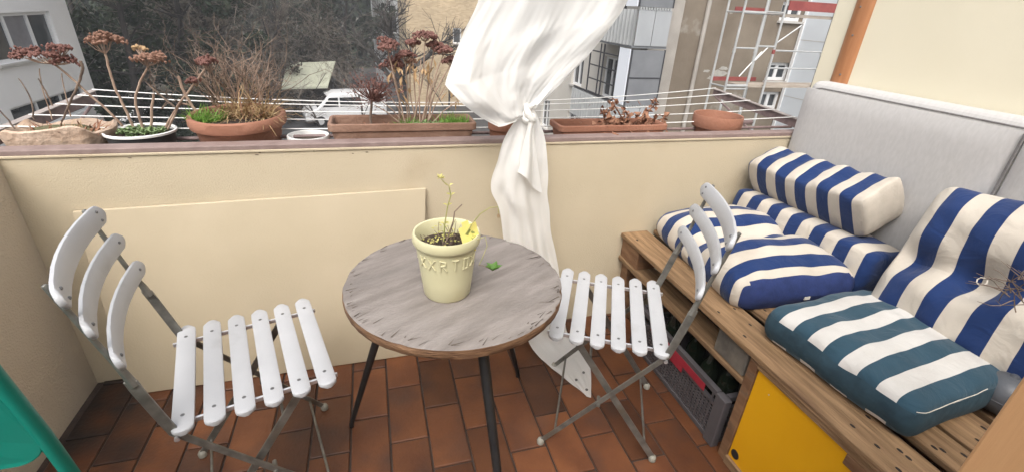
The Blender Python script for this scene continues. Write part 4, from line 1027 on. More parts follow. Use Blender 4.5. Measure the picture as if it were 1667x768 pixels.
def window(parent, fn, o, cols, dep=.14, fr=.07, pane=PANE, sill=True, sillmat=None):
    a, b, c, d = o
    def bx(m, u0, u1, z0, z1, d0, d1):
        m.add([fn(u0, z0, d0), fn(u1, z0, d0), fn(u1, z1, d0), fn(u0, z1, d0), fn(u0, z0, d1), fn(u1, z0, d1), fn(u1, z1, d1), fn(u0, z1, d1)],
              [(0, 1, 2, 3), (7, 6, 5, 4), (0, 4, 5, 1), (1, 5, 6, 2), (2, 6, 7, 3), (3, 7, 4, 0)])
    m = MB(); bx(m, a, b, c, c+fr, dep-.05, dep+.03); bx(m, a, b, d-fr, d, dep-.05, dep+.03)
    bx(m, a, a+fr, c+fr, d-fr, dep-.05, dep+.03); bx(m, b-fr, b, c+fr, d-fr, dep-.05, dep+.03)
    w_ = (b-a)/cols
    for k in range(1, cols): bx(m, a+k*w_-fr*.6, a+k*w_+fr*.6, c+fr, d-fr, dep-.05, dep+.03)
    f = m.build('window', FRAMEW, parent)
    for k in range(cols):
        m = MB(); bx(m, a+k*w_+fr*.4, a+(k+1)*w_-fr*.4, c+fr*.8, d-fr*.8, dep, dep+.01); m.build('pane', pane if not isinstance(pane, (list, tuple)) else pane[k % len(pane)], f)
    if sill:
        m = MB(); bx(m, a-.06, b+.06, c-.07, c-.005, -.12, .02); m.build('sill', sillmat or SILL, f)
    return f

# white house on the left
HX = -10.5
LH = thing('white_house', 'white rendered house with plastic windows beyond the stone planter', 'house', (HX-3, 14, GZ))
RENDER = pmat('white_render', (.78, .77, .76), (.82, .81, .80), .8, .85, .2, 30)
fn = lambda u, z, d: (HX-d, u, z)
A1, A2, A3 = at(0, 22, x=HX), at(78, 15, x=HX), at(30, 101, x=HX)
L1, L2 = at(16, 178, x=HX), at(128, 138, x=HX)
yE = at(152, 140, x=HX).y
ops = [(A1.y-1.0, A2.y, A3.z, A1.z), (L1.y, L2.y+.25, L1.z-.85, L1.z), (A1.y-6.5, A1.y-3, A3.z, A1.z), (A1.y-6.5, A1.y-3, L1.z-.85, L1.z)]
m = facade(MB(), fn, 2, yE, GZ, 7, ops, .2)
m.add([(HX, yE, GZ), (HX-9, yE, GZ), (HX-9, yE, 7), (HX, yE, 7)], [(0, 1, 2, 3)]); m.add([(HX, 2, 7), (HX, yE, 7), (HX-9, yE, 7), (HX-9, 2, 7)], [(0, 1, 2, 3)])
m.add([(HX, 2, GZ), (HX, 2, 7), (HX-9, 2, 7), (HX-9, 2, GZ)], [(0, 1, 2, 3)])
m.build('wall', RENDER, LH)
window(LH, fn, ops[0], 3, .14, .10, [PANE, PANEB, PANE]); window(LH, fn, ops[1], 3, .14, .07, sill=False); window(LH, fn, ops[2], 3); window(LH, fn, ops[3], 3, sill=False)

# yellow brick house
BY = 38
YB = thing('brick_house', 'pale yellow brick house behind the bare tree', 'house', (9, BY, GZ))
YBR = bpy.data.materials.new('yellow_brick'); YBR.use_nodes = True; t_ = YBR.node_tree
b_ = t_.nodes['Principled BSDF']; b_.inputs['Roughness'].default_value = .9
tc = t_.nodes.new('ShaderNodeTexCoord'); mp = t_.nodes.new('ShaderNodeMapping'); mp.inputs['Rotation'].default_value = (R(90), 0, 0)
bt_ = t_.nodes.new('ShaderNodeTexBrick'); bt_.inputs['Scale'].default_value = 4.0; bt_.inputs['Color1'].default_value = (.66, .52, .34, 1); bt_.inputs['Color2'].default_value = (.50, .38, .24, 1); bt_.inputs['Mortar'].default_value = (.55, .48, .38, 1)
bt_.inputs['Mortar Size'].default_value = .012; bt_.inputs['Row Height'].default_value = .3; bt_.inputs['Brick Width'].default_value = .95
nz = t_.nodes.new('ShaderNodeTexNoise'); nz.inputs['Scale'].default_value = .5; nz.inputs['Detail'].default_value = 6
mm = t_.nodes.new('ShaderNodeMix'); mm.data_type = 'RGBA'; mm.blend_type = 'MULTIPLY'; mm.inputs[0].default_value = .5
t_.links.new(tc.outputs['Object'], mp.inputs[0]); t_.links.new(mp.outputs[0], bt_.inputs['Vector']); t_.links.new(tc.outputs['Object'], nz.inputs['Vector'])
t_.links.new(bt_.outputs[0], mm.inputs[6]); t_.links.new(nz.outputs[0], mm.inputs[7]); t_.links.new(mm.outputs[2], b_.inputs[0])
fn2 = lambda u, z, d: (u, BY+d, z)
bx0 = at(662, 60, y=BY).x; W1, W2 = at(737, 46, y=BY), at(751, 72, y=BY)
ops = [(W1.x, W2.x, W2.z, W1.z), (W1.x+4, W1.x+5.2, W2.z-.6, W1.z), (W1.x+4, W1.x+5.2, W2.z-4, W1.z-3.3)]
m = facade(MB(), fn2, bx0, 18, GZ, 12, ops, .2); m.add([(bx0, BY, GZ), (bx0, BY, 12), (bx0, BY+9, 12), (bx0, BY+9, GZ)], [(0, 1, 2, 3)]); m.add([(bx0, BY, 12), (18, BY, 12), (18, BY+9, 12), (bx0, BY+9, 12)], [(0, 1, 2, 3)])
m.build('wall', YBR, YB)
for o in ops: window(YB, fn2, o, 1, .12, .09)
# pale house left of it
PH = thing('pale_house', 'pale grey rendered house far behind the trees left of the brick house', 'house', (-2, 52, GZ))
fn3 = lambda u, z, d: (u, 50+d, z)
GREYR = pmat('grey_render', (.48, .49, .5), (.54, .55, .56), .5, .85)
hx0, hx1 = at(608, 40, y=50).x, at(668, 40, y=50).x
ops = [(hx0+1, hx0+2.2, -1.5, 0), (hx0+1, hx0+2.2, -4.3, -2.8)]
m = facade(MB(), fn3, hx0, hx1, GZ, 2.6, ops, .2); m.add([(hx0, 50, GZ), (hx0, 50, 2.6), (hx0, 58, 2.6), (hx0, 58, GZ)], [(0, 1, 2, 3)]); m.build('wall', GREYR, PH)
for o in ops: window(PH, fn3, o, 2)
SLATE = pmat('slate_roof', (.07, .07, .08), (.11, .11, .12), 3, .8)
m = MB(); m.add([(hx0-.3, 49.6, 2.5), (hx1+.3, 49.6, 2.5), (hx1+.3, 54, 6), (hx0-.3, 54, 6)], [(0, 1, 2, 3)]); m.add([(hx0-.3, 58.4, 2.5), (hx1+.3, 58.4, 2.5), (hx1+.3, 54, 6), (hx0-.3, 54, 6)], [(3, 2, 1, 0)]); m.build('roof', SLATE, PH)

# apartment block on the right: gable, side facade, balconies
GY = 15.2; GX = 9.15; IX = 15.4
AB = thing('apartment_block', 'apartment block with grey brown gable and corrugated metal balconies', 'apartment block', (12, GY+5, GZ))
GABLE = pmat('gable_plaster', (.165, .13, .095), (.225, .185, .14), .9, .95, .5, 12, c3=(.28, .25, .21), c3scale=.7, c3lo=.62, c3hi=.66)
QUOIN = pmat('corner_render', (.34, .31, .275), (.42, .385, .345), 1.5, .95, .7, 40)
FAC = pmat('side_render', (.50, .47, .42), (.56, .53, .48), .6, .9, .1)
fg = lambda u, z, d: (u, GY+d, z)
G1, G2 = at(1276, 3, y=GY), at(1303, 36, y=GY); G3, G4 = at(1252, 102, y=GY), at(1280, 132, y=GY); G5, G6 = at(1240, 150, y=GY), at(1264, 178, y=GY)
ops = [(G1.x, G2.x, G2.z, G1.z), (G3.x, G4.x, G4.z, G3.z), (G5.x, G6.x, G6.z, G5.z)]
QX = at(1108, 40, y=GY).x
facade(MB(), fg, QX, IX, GZ, 12, ops, .25).build('gable_wall', GABLE, AB)
MB().box2((GX, GY-.06, GZ), (QX, GY+.4, 12)).build('corner_strip', QUOIN, AB, bevel=.03)
for o in ops: window(AB, fg, o, 2, .16, .11)
ff = lambda u, z, d: (GX+d, u, z)
fo = []
for zb in (-4.6, -1.75, 1.15):
    for y0 in (17.0, 20.2, 24.0, 27.5, 31): fo.append((y0, y0+1.25, zb, zb+1.55))
facade(MB(), ff, GY+.34, 36, GZ, 12, fo, .22).build('side_wall', FAC, AB)
for o in fo: window(AB, ff, o, 2, .16, .09)
dp = MB().tube([at(1160, 0, y=GY-.10)+Vector((.0, 0, 6)), at(1160, 0, y=GY-.10), at(1116, 200, y=GY-.10), at(1116, 200, y=GY-.10)-Vector((0, 0, 3))], .06, 12)
DPX = at(1140, 80, y=GY-.10).x
MB().tube([(DPX, GY-.08, 11.5), (DPX, GY-.08, GZ+.2)], .075, 12).build('downpipe', QUOIN, AB, smooth=True)
PATCH = pmat('bare_patch', (.33, .31, .28), (.42, .40, .36), 6, .95)
for px, py, s_ in ((1170, 120, .28), (1160, 127, .20), (1150, 116, .12), (1178, 112, .16), (1190, 22, .06)):
    q = at(px, py, y=GY-.004); m = MB(); k = 14
    m.v = [(q.x+s_*(1+.5*noise.noise(Vector((math.cos(i/k*6.28)*1.5, math.sin(i/k*6.28)*1.5, px))))*math.cos(i/k*6.28)*1.2, GY-.004, q.z+.4*s_*(1+.6*noise.noise(Vector((math.cos(i/k*6.28)*2, math.sin(i/k*6.28)*2, px+5))))*math.sin(i/k*6.28)) for i in range(k)]
    m.f = [tuple(range(k))]; m.build('plaster_patch', PATCH, AB)
# balcony tower
TY0, TY1, TX = 14.0, 18.2, 7.93
CORR = pmat('corrugated_metal', (.36, .37, .37), (.42, .43, .43), 2, .5, metal=.2)
PANELG = pmat('grey_panel', (.30, .31, .32), (.36, .37, .38), 1.2, .55, stretch=(1, 1, .4))
SCREEN = pmat('dark_screen', (.145, .15, .16), (.185, .19, .20), 1.5, .4)
WHITEC = pmat('white_cladding', (.70, .73, .78), None, 3, .6)
DARKF = pmat('dark_frame', (.03, .03, .035), None, 3, .5)
zP = [at(1030, 75, y=TY0).z, at(1043, 16, y=TY0).z]          # parapet of the upper balcony
ST = 2.92
for lv in (1, 0, -1, -2):
    zb, zt = zP[0]+lv*ST, zP[1]+lv*ST
    zb = max(zb, GZ+.2)
    bn = MB()     # corrugated front, real ribs
    n = 72
    for i in range(n+1):
        y = TY0+.02+(TY1-TY0-.04)*i/n; d = .09*(1 if (i//2) % 2 else -1)
        for z in (zb, zt): bn.v.append((TX+d, y, z))
    bn.f = [(2*i, 2*i+2, 2*i+3, 2*i+1) for i in range(n)]
    pp = bn.build('corrugated_parapet', CORR, AB)
    for k in range(2):
        w_ = (GX-TX-.06)/2; MB().box2((TX+.04+k*w_+.01, TY0, zb), (TX+.04+(k+1)*w_-.01, TY0+.04, zt)).build('end_panel', PANELG, AB, bevel=.006)
    for k in range(12):
        x = TX+.06+k*(GX-TX-.1)/12; MB().box2((x, TY0-.02, zt+.0), (x+.05, TY0+.05, zt+.07)).build('rib_end', CORR, AB)
    MB().box2((TX-.02, TY0+.03, zb-.07), (GX, TY1, zb-.005)).build('balcony_slab', SCREEN, AB)
    # screen of the storey below
    z2 = zb-.10; z1 = max(zP[1]+(lv-1)*ST+.08, GZ); zm = (z1+z2)/2
    if z2-z1 > .4:
        MB().box2((TX+.05, TY0+.01, zm+.02), (GX-.02, TY0+.035, z2-.02)).build('screen', SCREEN, AB)
        MB().box2((TX+.05, TY0+.01, z1), (GX-.02, TY0+.035, zm-.02)).build('screen', SCREEN, AB)
        for x in (TX+.02, GX-.03): MB().box2((x-.02, TY0-.005, z1), (x+.02, TY0+.045, z2)).build('screen_post', DARKF, AB)
        MB().box2((TX+.04, TY0-.003, zm-.018), (GX-.05, TY0+.04, zm+.018)).build('screen_rail', DARKF, AB)
        MB().box2((TX-.03, TY0+.05, z1), (TX+.0, TY0+.75, z2)).build('white_panel', WHITEC, AB)
        # glazing grid
        g0, g1 = TY0+.80, TY0+3.0
        for k in range(3):
            y = g0+(g1-g0)*k/2; MB().box2((TX-.02, y-.025, z1), (TX+.02, y+.025, z2)).build('grid_bar', DARKF, AB)
        MB().box2((TX-.02, g0+(g1-g0)*.62-.015, z1), (TX+.02, g0+(g1-g0)*.62+.015, z2)).build('grid_bar', DARKF, AB)
        for k in range(4):
            z = z1+(z2-z1)*k/3.6; MB().box2((TX-.015, g0+.03, z-.02), (TX+.015, g1-.03, z+.02)).build('grid_bar', DARKF, AB)
        MB().box2((TX-.03, g0, z1-.06), (TX+.03, TY1, z1-.001)).build('parapet_cap', DARKF, AB)

# insulated white wall with scaffold
WW = thing('insulated_wall', 'white insulated wall of the neighbouring wing behind the scaffold', 'wall', (IX+.2, 10, GZ))
INS = pmat('white_insulation', (.60, .64, .68), (.66, .70, .74), .7, .7)
MB().box2((IX, 4, GZ), (IX+.5, GY-.03, 12)).build('wall', INS, WW)
for z in (-3.2, -1.2, .8, 2.8): MB().box2((IX-.006, 4.1, z), (IX-.001, GY-.05, z+.02)).build('panel_joint', SILL, WW)
MB().box2((IX-.05, GY-.16, GZ), (IX-.007, GY-.04, 12)).build('corner_profile', FRAMEW, WW)
SC = thing('scaffold', 'galvanised scaffold with red toe boards in front of the grey gable', 'scaffold', (12, 12.6, GZ))
TUBE = pmat('scaffold_tube', (.45, .45, .44), (.56, .56, .55), 3, .4, metal=.5)
SRED = pmat('red_toe_board', (.20, .035, .032), (.27, .06, .05), 3, .7)
PLK = pmat('scaffold_plank', (.30, .25, .2), (.42, .36, .30), 2, .8, stretch=(1, 5, 5))
SY = 12.4; SY2 = 13.1
sx = [at(1197, 75, y=SY).x, at(1232, 75, y=SY).x, at(1262, 75, y=SY).x, at(1345, 65, y=SY).x]
for i, x in enumerate(sx):
    for y in ((SY, SY2) if i in (0, 2) else (SY,)):
        MB().tube([(x, y, GZ), (x, y, 9)], .036 if i < 3 else .026, 10).build('standard', TUBE if i < 3 else SCREEN, SC, smooth=True)
    for z in (GZ+2, .55, 2.6): MB().tube([(x, SY, z-.06), (x, SY, z+.06)], .048, 10).build('coupler', SRED if i == 2 else TUBE, SC)
def hz(px, py): return at(px, py, y=SY).z
for (i, j, z, r_) in ((0, 1, hz(1225, 21), .045), (0, 1, hz(1215, 79), .025), (0, 1, hz(1192, 140), .045), (0, 1, hz(1192, 145), .03), (1, 2, hz(1255, 20), .02), (1, 2, hz(1242, 76), .028), (2, 3, hz(1295, 84), .026), (2, 3, hz(1285, 112), .026)):
    MB().tube([(sx[i], SY, z), (sx[j], SY, z)], r_, 8).build('ledger', TUBE, SC, smooth=True)
for z in (hz(1192, 142), hz(1225, 21), hz(1192, 142)-2.9):
    for x in (sx[0], sx[2]): MB().tube([(x, SY, z), (x, SY2, z)], .025, 8).build('transom', TUBE, SC, smooth=True)
for a, b in (((1203, 125), (1240, 85)), ((1262, 72), (1305, 42)), ((1228, 100), (1250, 78))):
    MB().tube([at(*a, y=SY), at(*b, y=SY)], .022, 8).build('brace', TUBE, SC, smooth=True)
zd = hz(1240, 150)
for k in range(2): MB().box2((sx[1]-.2, SY+.06+k*.31, zd+.12), (IX-1.0, SY+.35+k*.31, zd+.20)).build('deck_plank', PLK, SC)
MB().box2((sx[0], SY2+.03, zd+.22), (sx[2]+.3, SY2+.06, zd+.34)).build('toe_board', SRED, SC)
zr = hz(1320, 12)
MB().box2((sx[2]+.08, SY-.03, zr-.12), (sx[3]+.05, SY, zr+.13)).build('toe_board', SRED, SC)
MB().box2((sx[0]+.3, SY2+.03, hz(1225, 17)-.06), (sx[2], SY2+.06, hz(1225, 17)+.08)).build('toe_board', SRED, SC)
for k in range(2): MB().box2((sx[2]+.1, SY+.06+k*.31, zr-.30), (IX-1.0, SY+.35+k*.31, zr-.22)).build('deck_plank', PLK, SC)

# shed roof
sa, sb = at(458, 143, z=-3.75), at(533, 141, z=-3.75); sc_ = at(546, 100, z=-2.75); se = at(468, 103, z=-2.75)
SHED = thing('shed', 'open shed with pale green roof beside the parked van', 'shed', ((sa.x+sb.x)/2, sa.y+1, GZ))
ROOFG = pmat('pale_roof', (.43, .44, .33), (.50, .51, .40), .8, .8, .2, 6, stretch=(3, 1, 1))
m = MB()
for dz in (0, -.12): m.v += [(sa.x, sa.y, sa.z+dz), (sb.x, sb.y, sb.z+dz), (sc_.x, sc_.y, sc_.z+dz), (se.x, se.y, se.z+dz)]
m.f = [(0, 1, 2, 3), (7, 6, 5, 4), (0, 4, 5, 1), (1, 5, 6, 2), (2, 6, 7, 3), (3, 7, 4, 0)]; m.build('roof', ROOFG, SHED)
DKW = pmat('dark_boards', (.05, .04, .032), (.09, .075, .06), 2, .9)
for (p, dz) in ((sa, 0), (sb, 0), (sc_, 0), (se, 0)):
    MB().box2((p.x*.98-.08+(.0), p.y-.08+(.3 if p in (sa, sb) else -.3), GZ), (p.x*.98+.08, p.y+.08+(.3 if p in (sa, sb) else -.3), p.z-.2)).build('post', DKW, SHED)
MB().box2((sa.x+.3, max(sc_.y, se.y)-.5, GZ), (sb.x, max(sc_.y, se.y)-.4, -3.2)).build('back_wall', DKW, SHED)

# parked vehicles
CARW = pmat('white_car_paint', (.72, .72, .72), (.76, .76, .76), 2, .25, spec=.6)
CARB = pmat('dark_car_paint', (.025, .03, .045), (.03, .04, .06), 2, .25, spec=.7)
CGL = pmat('car_glass', (.015, .017, .02), None, 2, .06, spec=.8)
TYRE = pmat('tyre', (.015, .015, .015), None, 5, .8)
HLAMP = pmat('headlight', (.5, .5, .5), None, 5, .15)
def vehicle(name, label, cat, loc, rz, prof, wdt, glass, wheels, mat, wr=.33):
    t = thing(name, label, cat, loc, rz); k = len(prof); m = MB()
    for f, y in ((.93, -wdt/2), (1, -wdt/2+.08), (1, wdt/2-.08), (.93, wdt/2)):
        zc = .9; m.v += [(x*1.0, y, zc+(z-zc)*f) for x, z in prof]
    for r_ in range(3):
        for i in range(k): j = (i+1) % k; m.f.append((r_*k+i, r_*k+j, (r_+1)*k+j, (r_+1)*k+i))
    m.f += [tuple(range(k-1, -1, -1)), tuple(3*k+i for i in range(k))]; m.build('body', mat, t, smooth=True, bevel=.05, local=True)
    for nm, vs in glass: m = MB(); m.add(vs, [tuple(range(len(vs)))]); m.build(nm, CGL, t, local=True)
    for x in wheels:
        for s_ in (-1, 1):
            w_ = MB().tube([(x, s_*(wdt/2-.18), wr), (x, s_*(wdt/2+.01), wr)], wr, 20).build('wheel', TYRE, t, smooth=True, local=True)
            MB().tube([(x, s_*(wdt/2+.005), wr), (x, s_*(wdt/2+.02), wr)], wr*.6, 14).build('rim', HLAMP, w_, local=True)
    xf = prof[0][0]
    for s_ in (-1, 1): MB().ball((xf+.10, s_*(wdt/2-.28), .78), .11, 10, 6).build('headlight', HLAMP, t, local=True)
    MB().box2((xf-.04, -wdt/2+.1, .32), (xf+.05, wdt/2-.1, .55)).build('bumper', SCREEN, t, bevel=.03, local=True)
    return t
W2_ = .96
vp = [(-2.5, .35), (-2.52, .75), (-2.35, .98), (-1.75, 1.12), (-1.05, 1.86), (-.7, 1.98), (2.3, 2.0), (2.45, 1.9), (2.5, .9), (2.48, .35)]
vg = [('windscreen', [(-1.735, -.78, 1.17), (-1.735, .78, 1.17), (-1.11, .72, 1.83), (-1.11, -.72, 1.83)]),
      ('side_window', [(-1.45, -W2_-.006, 1.2), (-.5, -W2_-.006, 1.2), (-.5, -W2_-.006, 1.75), (-1.02, -W2_-.006, 1.75)]),
      ('side_window', [(-.4, -W2_-.006, 1.2), (.8, -W2_-.006, 1.2), (.8, -W2_-.006, 1.75), (-.4, -W2_-.006, 1.75)])]
vl = at(505, 207, z=GZ)
vehicle('parked_van', 'white van parked in front of the pale roofed shed', 'van', (vl.x+2.1, vl.y+1.2, GZ), R(12), vp, 1.92, vg, (-1.65, 1.6), CARW)
cp = [(-2.1, .35), (-2.12, .62), (-1.95, .80), (-.95, .95), (-.35, 1.38), (.1, 1.45), (1.0, 1.42), (1.75, 1.0), (2.08, .9), (2.1, .35)]
cg = [('windscreen', [(-.92, -.66, .99), (-.92, .66, .99), (-.38, .58, 1.38), (-.38, -.58, 1.38)]), ('side_window', [(-.7, -.881, 1.0), (1.3, -.881, 1.0), (.95, -.881, 1.33), (-.28, -.881, 1.33)])]
cl = at(300, 206, z=GZ); vehicle('parked_car', 'dark blue car parked below beside the black rimmed pot', 'car', (cl.x, cl.y+1, GZ), R(70), cp, 1.75, cg, (-1.35, 1.3), CARB, .3)
cl = at(225, 206, z=GZ); vehicle('parked_car', 'white car parked next to the dark blue car', 'car', (cl.x, cl.y+1, GZ), R(80), cp, 1.75, cg, (-1.35, 1.3), CARW, .3)
ob = at(549, 140, z=GZ+0)
ORB = pmat('orange_bin', (.42, .10, .03), (.5, .14, .05), 3, .5)
t = thing('wheelie_bin', 'orange wheeled bin beside the shed', 'bin', (sb.x+.9, sb.y+.4, GZ))
m = MB(); m.add([(-.24, -.28, .12), (.24, -.28, .12), (.24, .28, .12), (-.24, .28, .12), (-.30, -.36, 1.0), (.30, -.36, 1.0), (.30, .36, 1.0), (-.30, .36, 1.0)], [(3, 2, 1, 0), (4, 5, 6, 7), (0, 1, 5, 4), (1, 2, 6, 5), (2, 3, 7, 6), (3, 0, 4, 7)]); m.build('body', ORB, t, local=True, bevel=.02)
MB().box2((-.33, -.39, 1.0), (.33, .39, 1.07)).build('lid', ORB, t, local=True, bevel=.02)
for s_ in (-1, 1): MB().tube([(s_*.2, .3, .1), (s_*.28, .3, .1)], .1, 12).build('wheel', TYRE, t, local=True)

# ------------------------------------------------------------------ trees
BARK = pmat('bark', (.03, .026, .023), (.065, .056, .05), 4, .95, .6, 12, stretch=(1, 1, .3))
TWIG = pmat('twig_bark', (.13, .108, .088), (.26, .22, .18), 4, .95)
IVY = pmat('dark_leaf', (.024, .036, .024), (.058, .072, .045), 1.2, .9, spec=.1, c3=(.10, .10, .075), c3scale=2, c3lo=.55, c3hi=.75)
GREYL = pmat('grey_leaf', (.042, .040, .030), (.11, .095, .075), 1.2, .9, spec=.1, c3=(.22, .19, .16), c3scale=3, c3lo=.6, c3hi=.7)
def fasttube(V, Fs, p0, p1, r0, r1, n_=4):
    d = (p1-p0); a = d.orthogonal().normalized(); b = d.normalized().cross(a); o = len(V)
    for p, r_ in ((p0, r0), (p1, r1)):
        for k in range(n_):
            t = 6.2832*k/n_; V.append(p+(a*math.cos(t)+b*math.sin(t))*r_)
    for k in range(n_): Fs.append((o+k, o+(k+1) % n_, o+n_+(k+1) % n_, o+n_+k))
def bare_tree(name, label, base, h, r0, seed, lean=(0, 0), levels=5, first=.28, group='trees in the yard', mat=BARK, tmat=TWIG, spread=.55, leaves=0):
    q = random.Random(seed); t = thing(name, label, 'tree', base, 0, group); TV, TF, CV, CF = [], [], [], []; tips = []
    def grow(p, d, L_, r_, lev):
        seg = 4 if lev > 1 else 3
        for i in range(seg):
            d = (d+Vector((q.gauss(0, .13), q.gauss(0, .13), q.gauss(.04, .08)))).normalized(); p2 = p+d*L_/seg; r2 = r_*.91
            fasttube(*((TV, TF) if lev >= levels-1 else (CV, CF)), p, p2, r_, r2, 7 if lev >= levels-1 else 4 if lev > 1 else 3); p, r_ = p2, r2
            if lev and (i or lev < levels):
                for c in range(2 if lev < levels-1 else 1):
                    dd = (d+Vector((q.gauss(0, spread), q.gauss(0, spread), q.gauss(.05, .35)))).normalized(); grow(p, dd, L_*q.uniform(.5, .72), r_*q.uniform(.45, .65), lev-1)
        if lev <= 1: tips.append(p)
    grow(Vector((0, 0, 0)), Vector((lean[0], lean[1], 1)).normalized(), h*first*1.6, r0, levels)
    m = MB(); m.v = [tuple(v) for v in TV]; m.f = TF; m.build('trunk', mat, t, local=True, smooth=True)
    m = MB(); m.v = [tuple(v) for v in CV]; m.f = CF; o = m.build('crown', tmat, t, local=True); o['kind'] = 'stuff'
    if leaves:
        m = MB()
        for k in range(leaves):
            p = q.choice(tips)+Vector((q.gauss(0, .15), q.gauss(0, .15), q.gauss(0, .15))); m.leaf(p, (q.gauss(0, 1), q.gauss(0, 1), q.gauss(-.3, 1)), q.uniform(.06, .13), .06, .3)
        m.build('dry_leaves', pmat('pale_leaf', (.30, .25, .19), (.5, .44, .36), 3, .8), o, local=True)['kind'] = 'stuff'
    return t
def leafy_tree(name, label, base, h, rx, seed, mat, n_=9000, ls=.16, group='trees in the yard', zlow=.0, clumps=46, twig=0):
    q = random.Random(seed); t = thing(name, label, 'tree', base, 0, group); TV, TF = [], []
    p = Vector((0, 0, 0)); d = Vector((q.gauss(0, .05), q.gauss(0, .05), 1)); r_ = .22; cs = []
    for i in range(8):
        d = (d+Vector((q.gauss(0, .07), q.gauss(0, .07), .1))).normalized(); p2 = p+d*h/8.5; fasttube(TV, TF, p, p2, r_, r_*.86, 8); p, r_ = p2, r_*.86
        for k in range(4):
            a = q.uniform(0, 6.28); e = p+Vector((math.cos(a), math.sin(a), q.uniform(.0, .6)))*rx*q.uniform(.4, .8); mid = p.lerp(e, .5)+Vector((0, 0, .15)); fasttube(TV, TF, p, mid, r_*.4, r_*.25, 5); fasttube(TV, TF, mid, e, r_*.25, r_*.1, 4)
    m = MB(); m.v = [tuple(v) for v in TV]; m.f = TF; m.build('trunk', BARK, t, local=True)
    for k in range(clumps):
        z = h*(zlow+(1-zlow)*q.random()); f = (z/h-zlow)/(1-zlow+1e-6); rr_ = rx*(.55+.75*math.sin(math.pi*min(.95, .2+.72*f)))*.85
        a = q.uniform(0, 6.28); dd = rr_*math.sqrt(q.uniform(.2, 1)); cs.append((Vector((dd*math.cos(a), dd*math.sin(a), z)), q.uniform(.5, 1.1)*rx*.30))
    g_ = np.random.default_rng(seed); idx = g_.integers(0, clumps, n_)
    cc = np.array([tuple(c[0]) for c in cs])[idx]; cr_ = np.array([c[1] for c in cs])[idx]
    dirs = g_.normal(size=(n_, 3)); dirs /= np.linalg.norm(dirs, axis=1)[:, None]; rad = g_.uniform(.35, 1.05, n_)**.6
    P_ = cc + dirs*(cr_*rad)[:, None]*np.array([1, 1, .8]); P_[:, 2] = np.maximum(P_[:, 2], .05)
    ax = g_.normal(size=(n_, 3)); ax /= np.linalg.norm(ax, axis=1)[:, None]; b2 = np.cross(ax, g_.normal(size=(n_, 3))); b2 /= np.linalg.norm(b2, axis=1)[:, None]
    s_ = ls*g_.uniform(.5, 1.3, n_)[:, None]
    V = np.stack([P_-ax*s_, P_+b2*s_*.45, P_+ax*s_, P_-b2*s_*.45], 1).reshape(-1, 3)
    me = bpy.data.meshes.new('crown'); me.vertices.add(4*n_); me.vertices.foreach_set('co', V.ravel()); me.loops.add(4*n_); me.loops.foreach_set('vertex_index', np.arange(4*n_, dtype=np.int32))
    me.polygons.add(n_); me.polygons.foreach_set('loop_start', np.arange(0, 4*n_, 4, dtype=np.int32)); me.update(calc_edges=True); me.materials.append(mat)
    o = bpy.data.objects.new('crown', me); COL.objects.link(o); o.parent = t; o['kind'] = 'stuff'
    if twig:
        m = MB(); TV, TF = [], []
        for k in range(twig):
            c, r_ = q.choice(cs); a = c+Vector((q.gauss(0, .5), q.gauss(0, .5), q.gauss(0, .5)))*r_; e = a+Vector((q.gauss(0, 1), q.gauss(0, 1), q.gauss(.3, .8)))*r_*.9
            fasttube(TV, TF, a, e, .018, .006, 3)
        m.v = [tuple(v) for v in TV]; m.f = TF; m.build('twigs', TWIG, o, local=True)['kind'] = 'stuff'
    return t
G = lambda px, d: Vector(((at(px, 100, y=d)).x, d, GZ))
leafy_tree('evergreen_tree', 'dark ivy clad evergreen beside the white house', G(190, 25), 11, 3.2, 1, IVY, 12000, .15, twig=300)
leafy_tree('evergreen_tree', 'dark evergreen with a leaning trunk left of the big terracotta pot', G(275, 29), 13, 3.8, 2, IVY, 13000, .15, twig=500)
leafy_tree('evergreen_tree', 'grey green tree tangled with twigs above the big terracotta pot', G(370, 33), 14, 4.0, 3, GREYL, 11000, .13, twig=1400)
leafy_tree('evergreen_tree', 'dull grey tree behind the pale roofed shed', G(460, 43), 15, 5.0, 4, GREYL, 12000, .16, twig=1500)
leafy_tree('evergreen_tree', 'dark conifer between the shed and the pale house', G(560, 47), 12, 3.6, 5, IVY, 11000, .18, twig=500, zlow=.25)
leafy_tree('evergreen_tree', 'dark evergreen farther back near the white house', G(150, 36), 14, 4.5, 6, IVY, 11000, .18)
leafy_tree('evergreen_tree', 'dense dark evergreen behind the leaning trunk', G(300, 42), 16, 5.5, 7, IVY, 12000, .2)
tb0 = at(464, 168, z=GZ)
bare_tree('bare_tree', 'slim bare tree standing in front of the shed roof', Vector((tb0.x, tb0.y, GZ)), 10, .17, 12, (.03, 0), 5, .26, leaves=500)
tb0 = at(655, 215, z=GZ)
bare_tree('bare_tree', 'thick dark bare tree in front of the brick house', Vector((tb0.x, tb0.y, GZ)), 12, .40, 18, (-.05, .0), 4, .24, spread=.75, tmat=BARK)
tb0 = at(345, 190, z=GZ)
bare_tree('bare_tree', 'bare tree with a few pale leaves behind the big terracotta pot', Vector((tb0.x, tb0.y, GZ)), 11, .2, 23, (-.12, 0), 5, .26, leaves=700)
tb0 = at(590, 215, z=GZ)
bare_tree('bare_shrub', 'bare twiggy shrub beside the white van', Vector((tb0.x, tb0.y-2, GZ)), 4.5, .075, 31, (.0, 0), 4, .35, group='shrubs in the yard', spread=.8)
tb0 = at(535, 222, z=GZ)
bare_tree('bare_shrub', 'bare twiggy shrub covering the nose of the white van', Vector((tb0.x, tb0.y-2, GZ)), 4.5, .06, 53, (.0, 0), 4, .35, group='shrubs in the yard', spread=.9)
tb0 = at(450, 220, z=GZ)
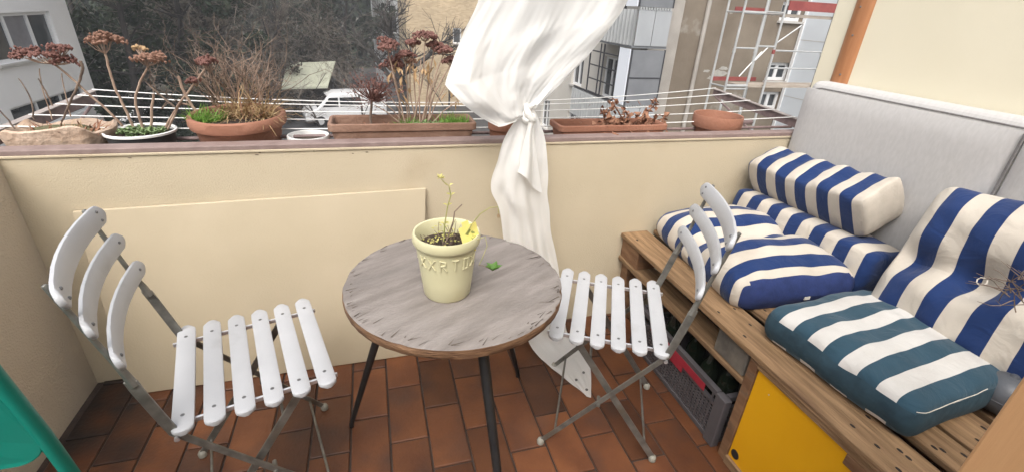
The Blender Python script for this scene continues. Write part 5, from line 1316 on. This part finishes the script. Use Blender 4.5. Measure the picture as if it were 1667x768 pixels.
bare_tree('bare_shrub', 'bare twiggy shrub in front of the shed', Vector((tb0.x, tb0.y-2, GZ)), 4.5, .06, 37, (.0, 0), 4, .35, group='shrubs in the yard', spread=.8)
tb0 = at(720, 215, z=GZ)
bare_tree('bare_shrub', 'bare twiggy shrub at the foot of the brick house', Vector((tb0.x, tb0.y-2, GZ)), 6, .07, 41, (.0, 0), 4, .35, group='shrubs in the yard', spread=.8)
# far wood: one mass
g_ = np.random.default_rng(5); n_ = 26000
P_ = np.stack([g_.uniform(-60, 14, n_), g_.uniform(60, 68, n_), GZ+g_.uniform(0, 1, n_)*(17+3*np.sin(g_.uniform(0, 6, n_)))], 1)
ax = g_.normal(size=(n_, 3)); ax /= np.linalg.norm(ax, axis=1)[:, None]; b2 = np.cross(ax, g_.normal(size=(n_, 3))); b2 /= np.linalg.norm(b2, axis=1)[:, None]; s_ = .5*g_.uniform(.5, 1.3, n_)[:, None]
V = np.stack([P_-ax*s_, P_+b2*s_*.5, P_+ax*s_, P_-b2*s_*.5], 1).reshape(-1, 3)
me = bpy.data.meshes.new('far_wood'); me.vertices.add(4*n_); me.vertices.foreach_set('co', V.ravel()); me.loops.add(4*n_); me.loops.foreach_set('vertex_index', np.arange(4*n_, dtype=np.int32))
me.polygons.add(n_); me.polygons.foreach_set('loop_start', np.arange(0, 4*n_, 4, dtype=np.int32)); me.update(calc_edges=True); me.materials.append(IVY)
o = bpy.data.objects.new('far_wood', me); COL.objects.link(o); tag(o, 'dark wood closing the view behind the yard', 'wood', kind='stuff')

# rod the curtain hangs from, on two arms out of the house wall
cro = thing('curtain_rod', 'thin steel curtain rod carried on arms from the house wall', 'curtain rod', (.6, 1.70, 2.47))
MB().tube([(-.6, 1.70, 2.47), (2.028, 1.70, 2.47)], .011, 10).build('rod', ALU, cro, smooth=True)
for x in (-.4, 1.7): MB().tube([(x, 1.70, 2.485), (x, -1.499, 2.485)], .009, 8).build('arm', ALU, cro, smooth=True)

# ------------------------------------------------------------------ thin scattering volume added to imitate veiling lens glare over the yard
hz_ = MB().box2((-75, -4, GZ-1), (45, 80, 14.5)).build('glare_veil', None); hz_['kind'] = 'stuff'
hm = bpy.data.materials.new('glare_veil'); hm.use_nodes = True; hn = hm.node_tree; hn.nodes.remove(hn.nodes['Principled BSDF'])
pv = hn.nodes.new('ShaderNodeVolumePrincipled'); pv.inputs['Color'].default_value = (.93, .95, 1, 1); pv.inputs['Density'].default_value = .0019
hn.links.new(pv.outputs[0], hn.nodes['Material Output'].inputs['Volume']); hz_.data.materials.append(hm)
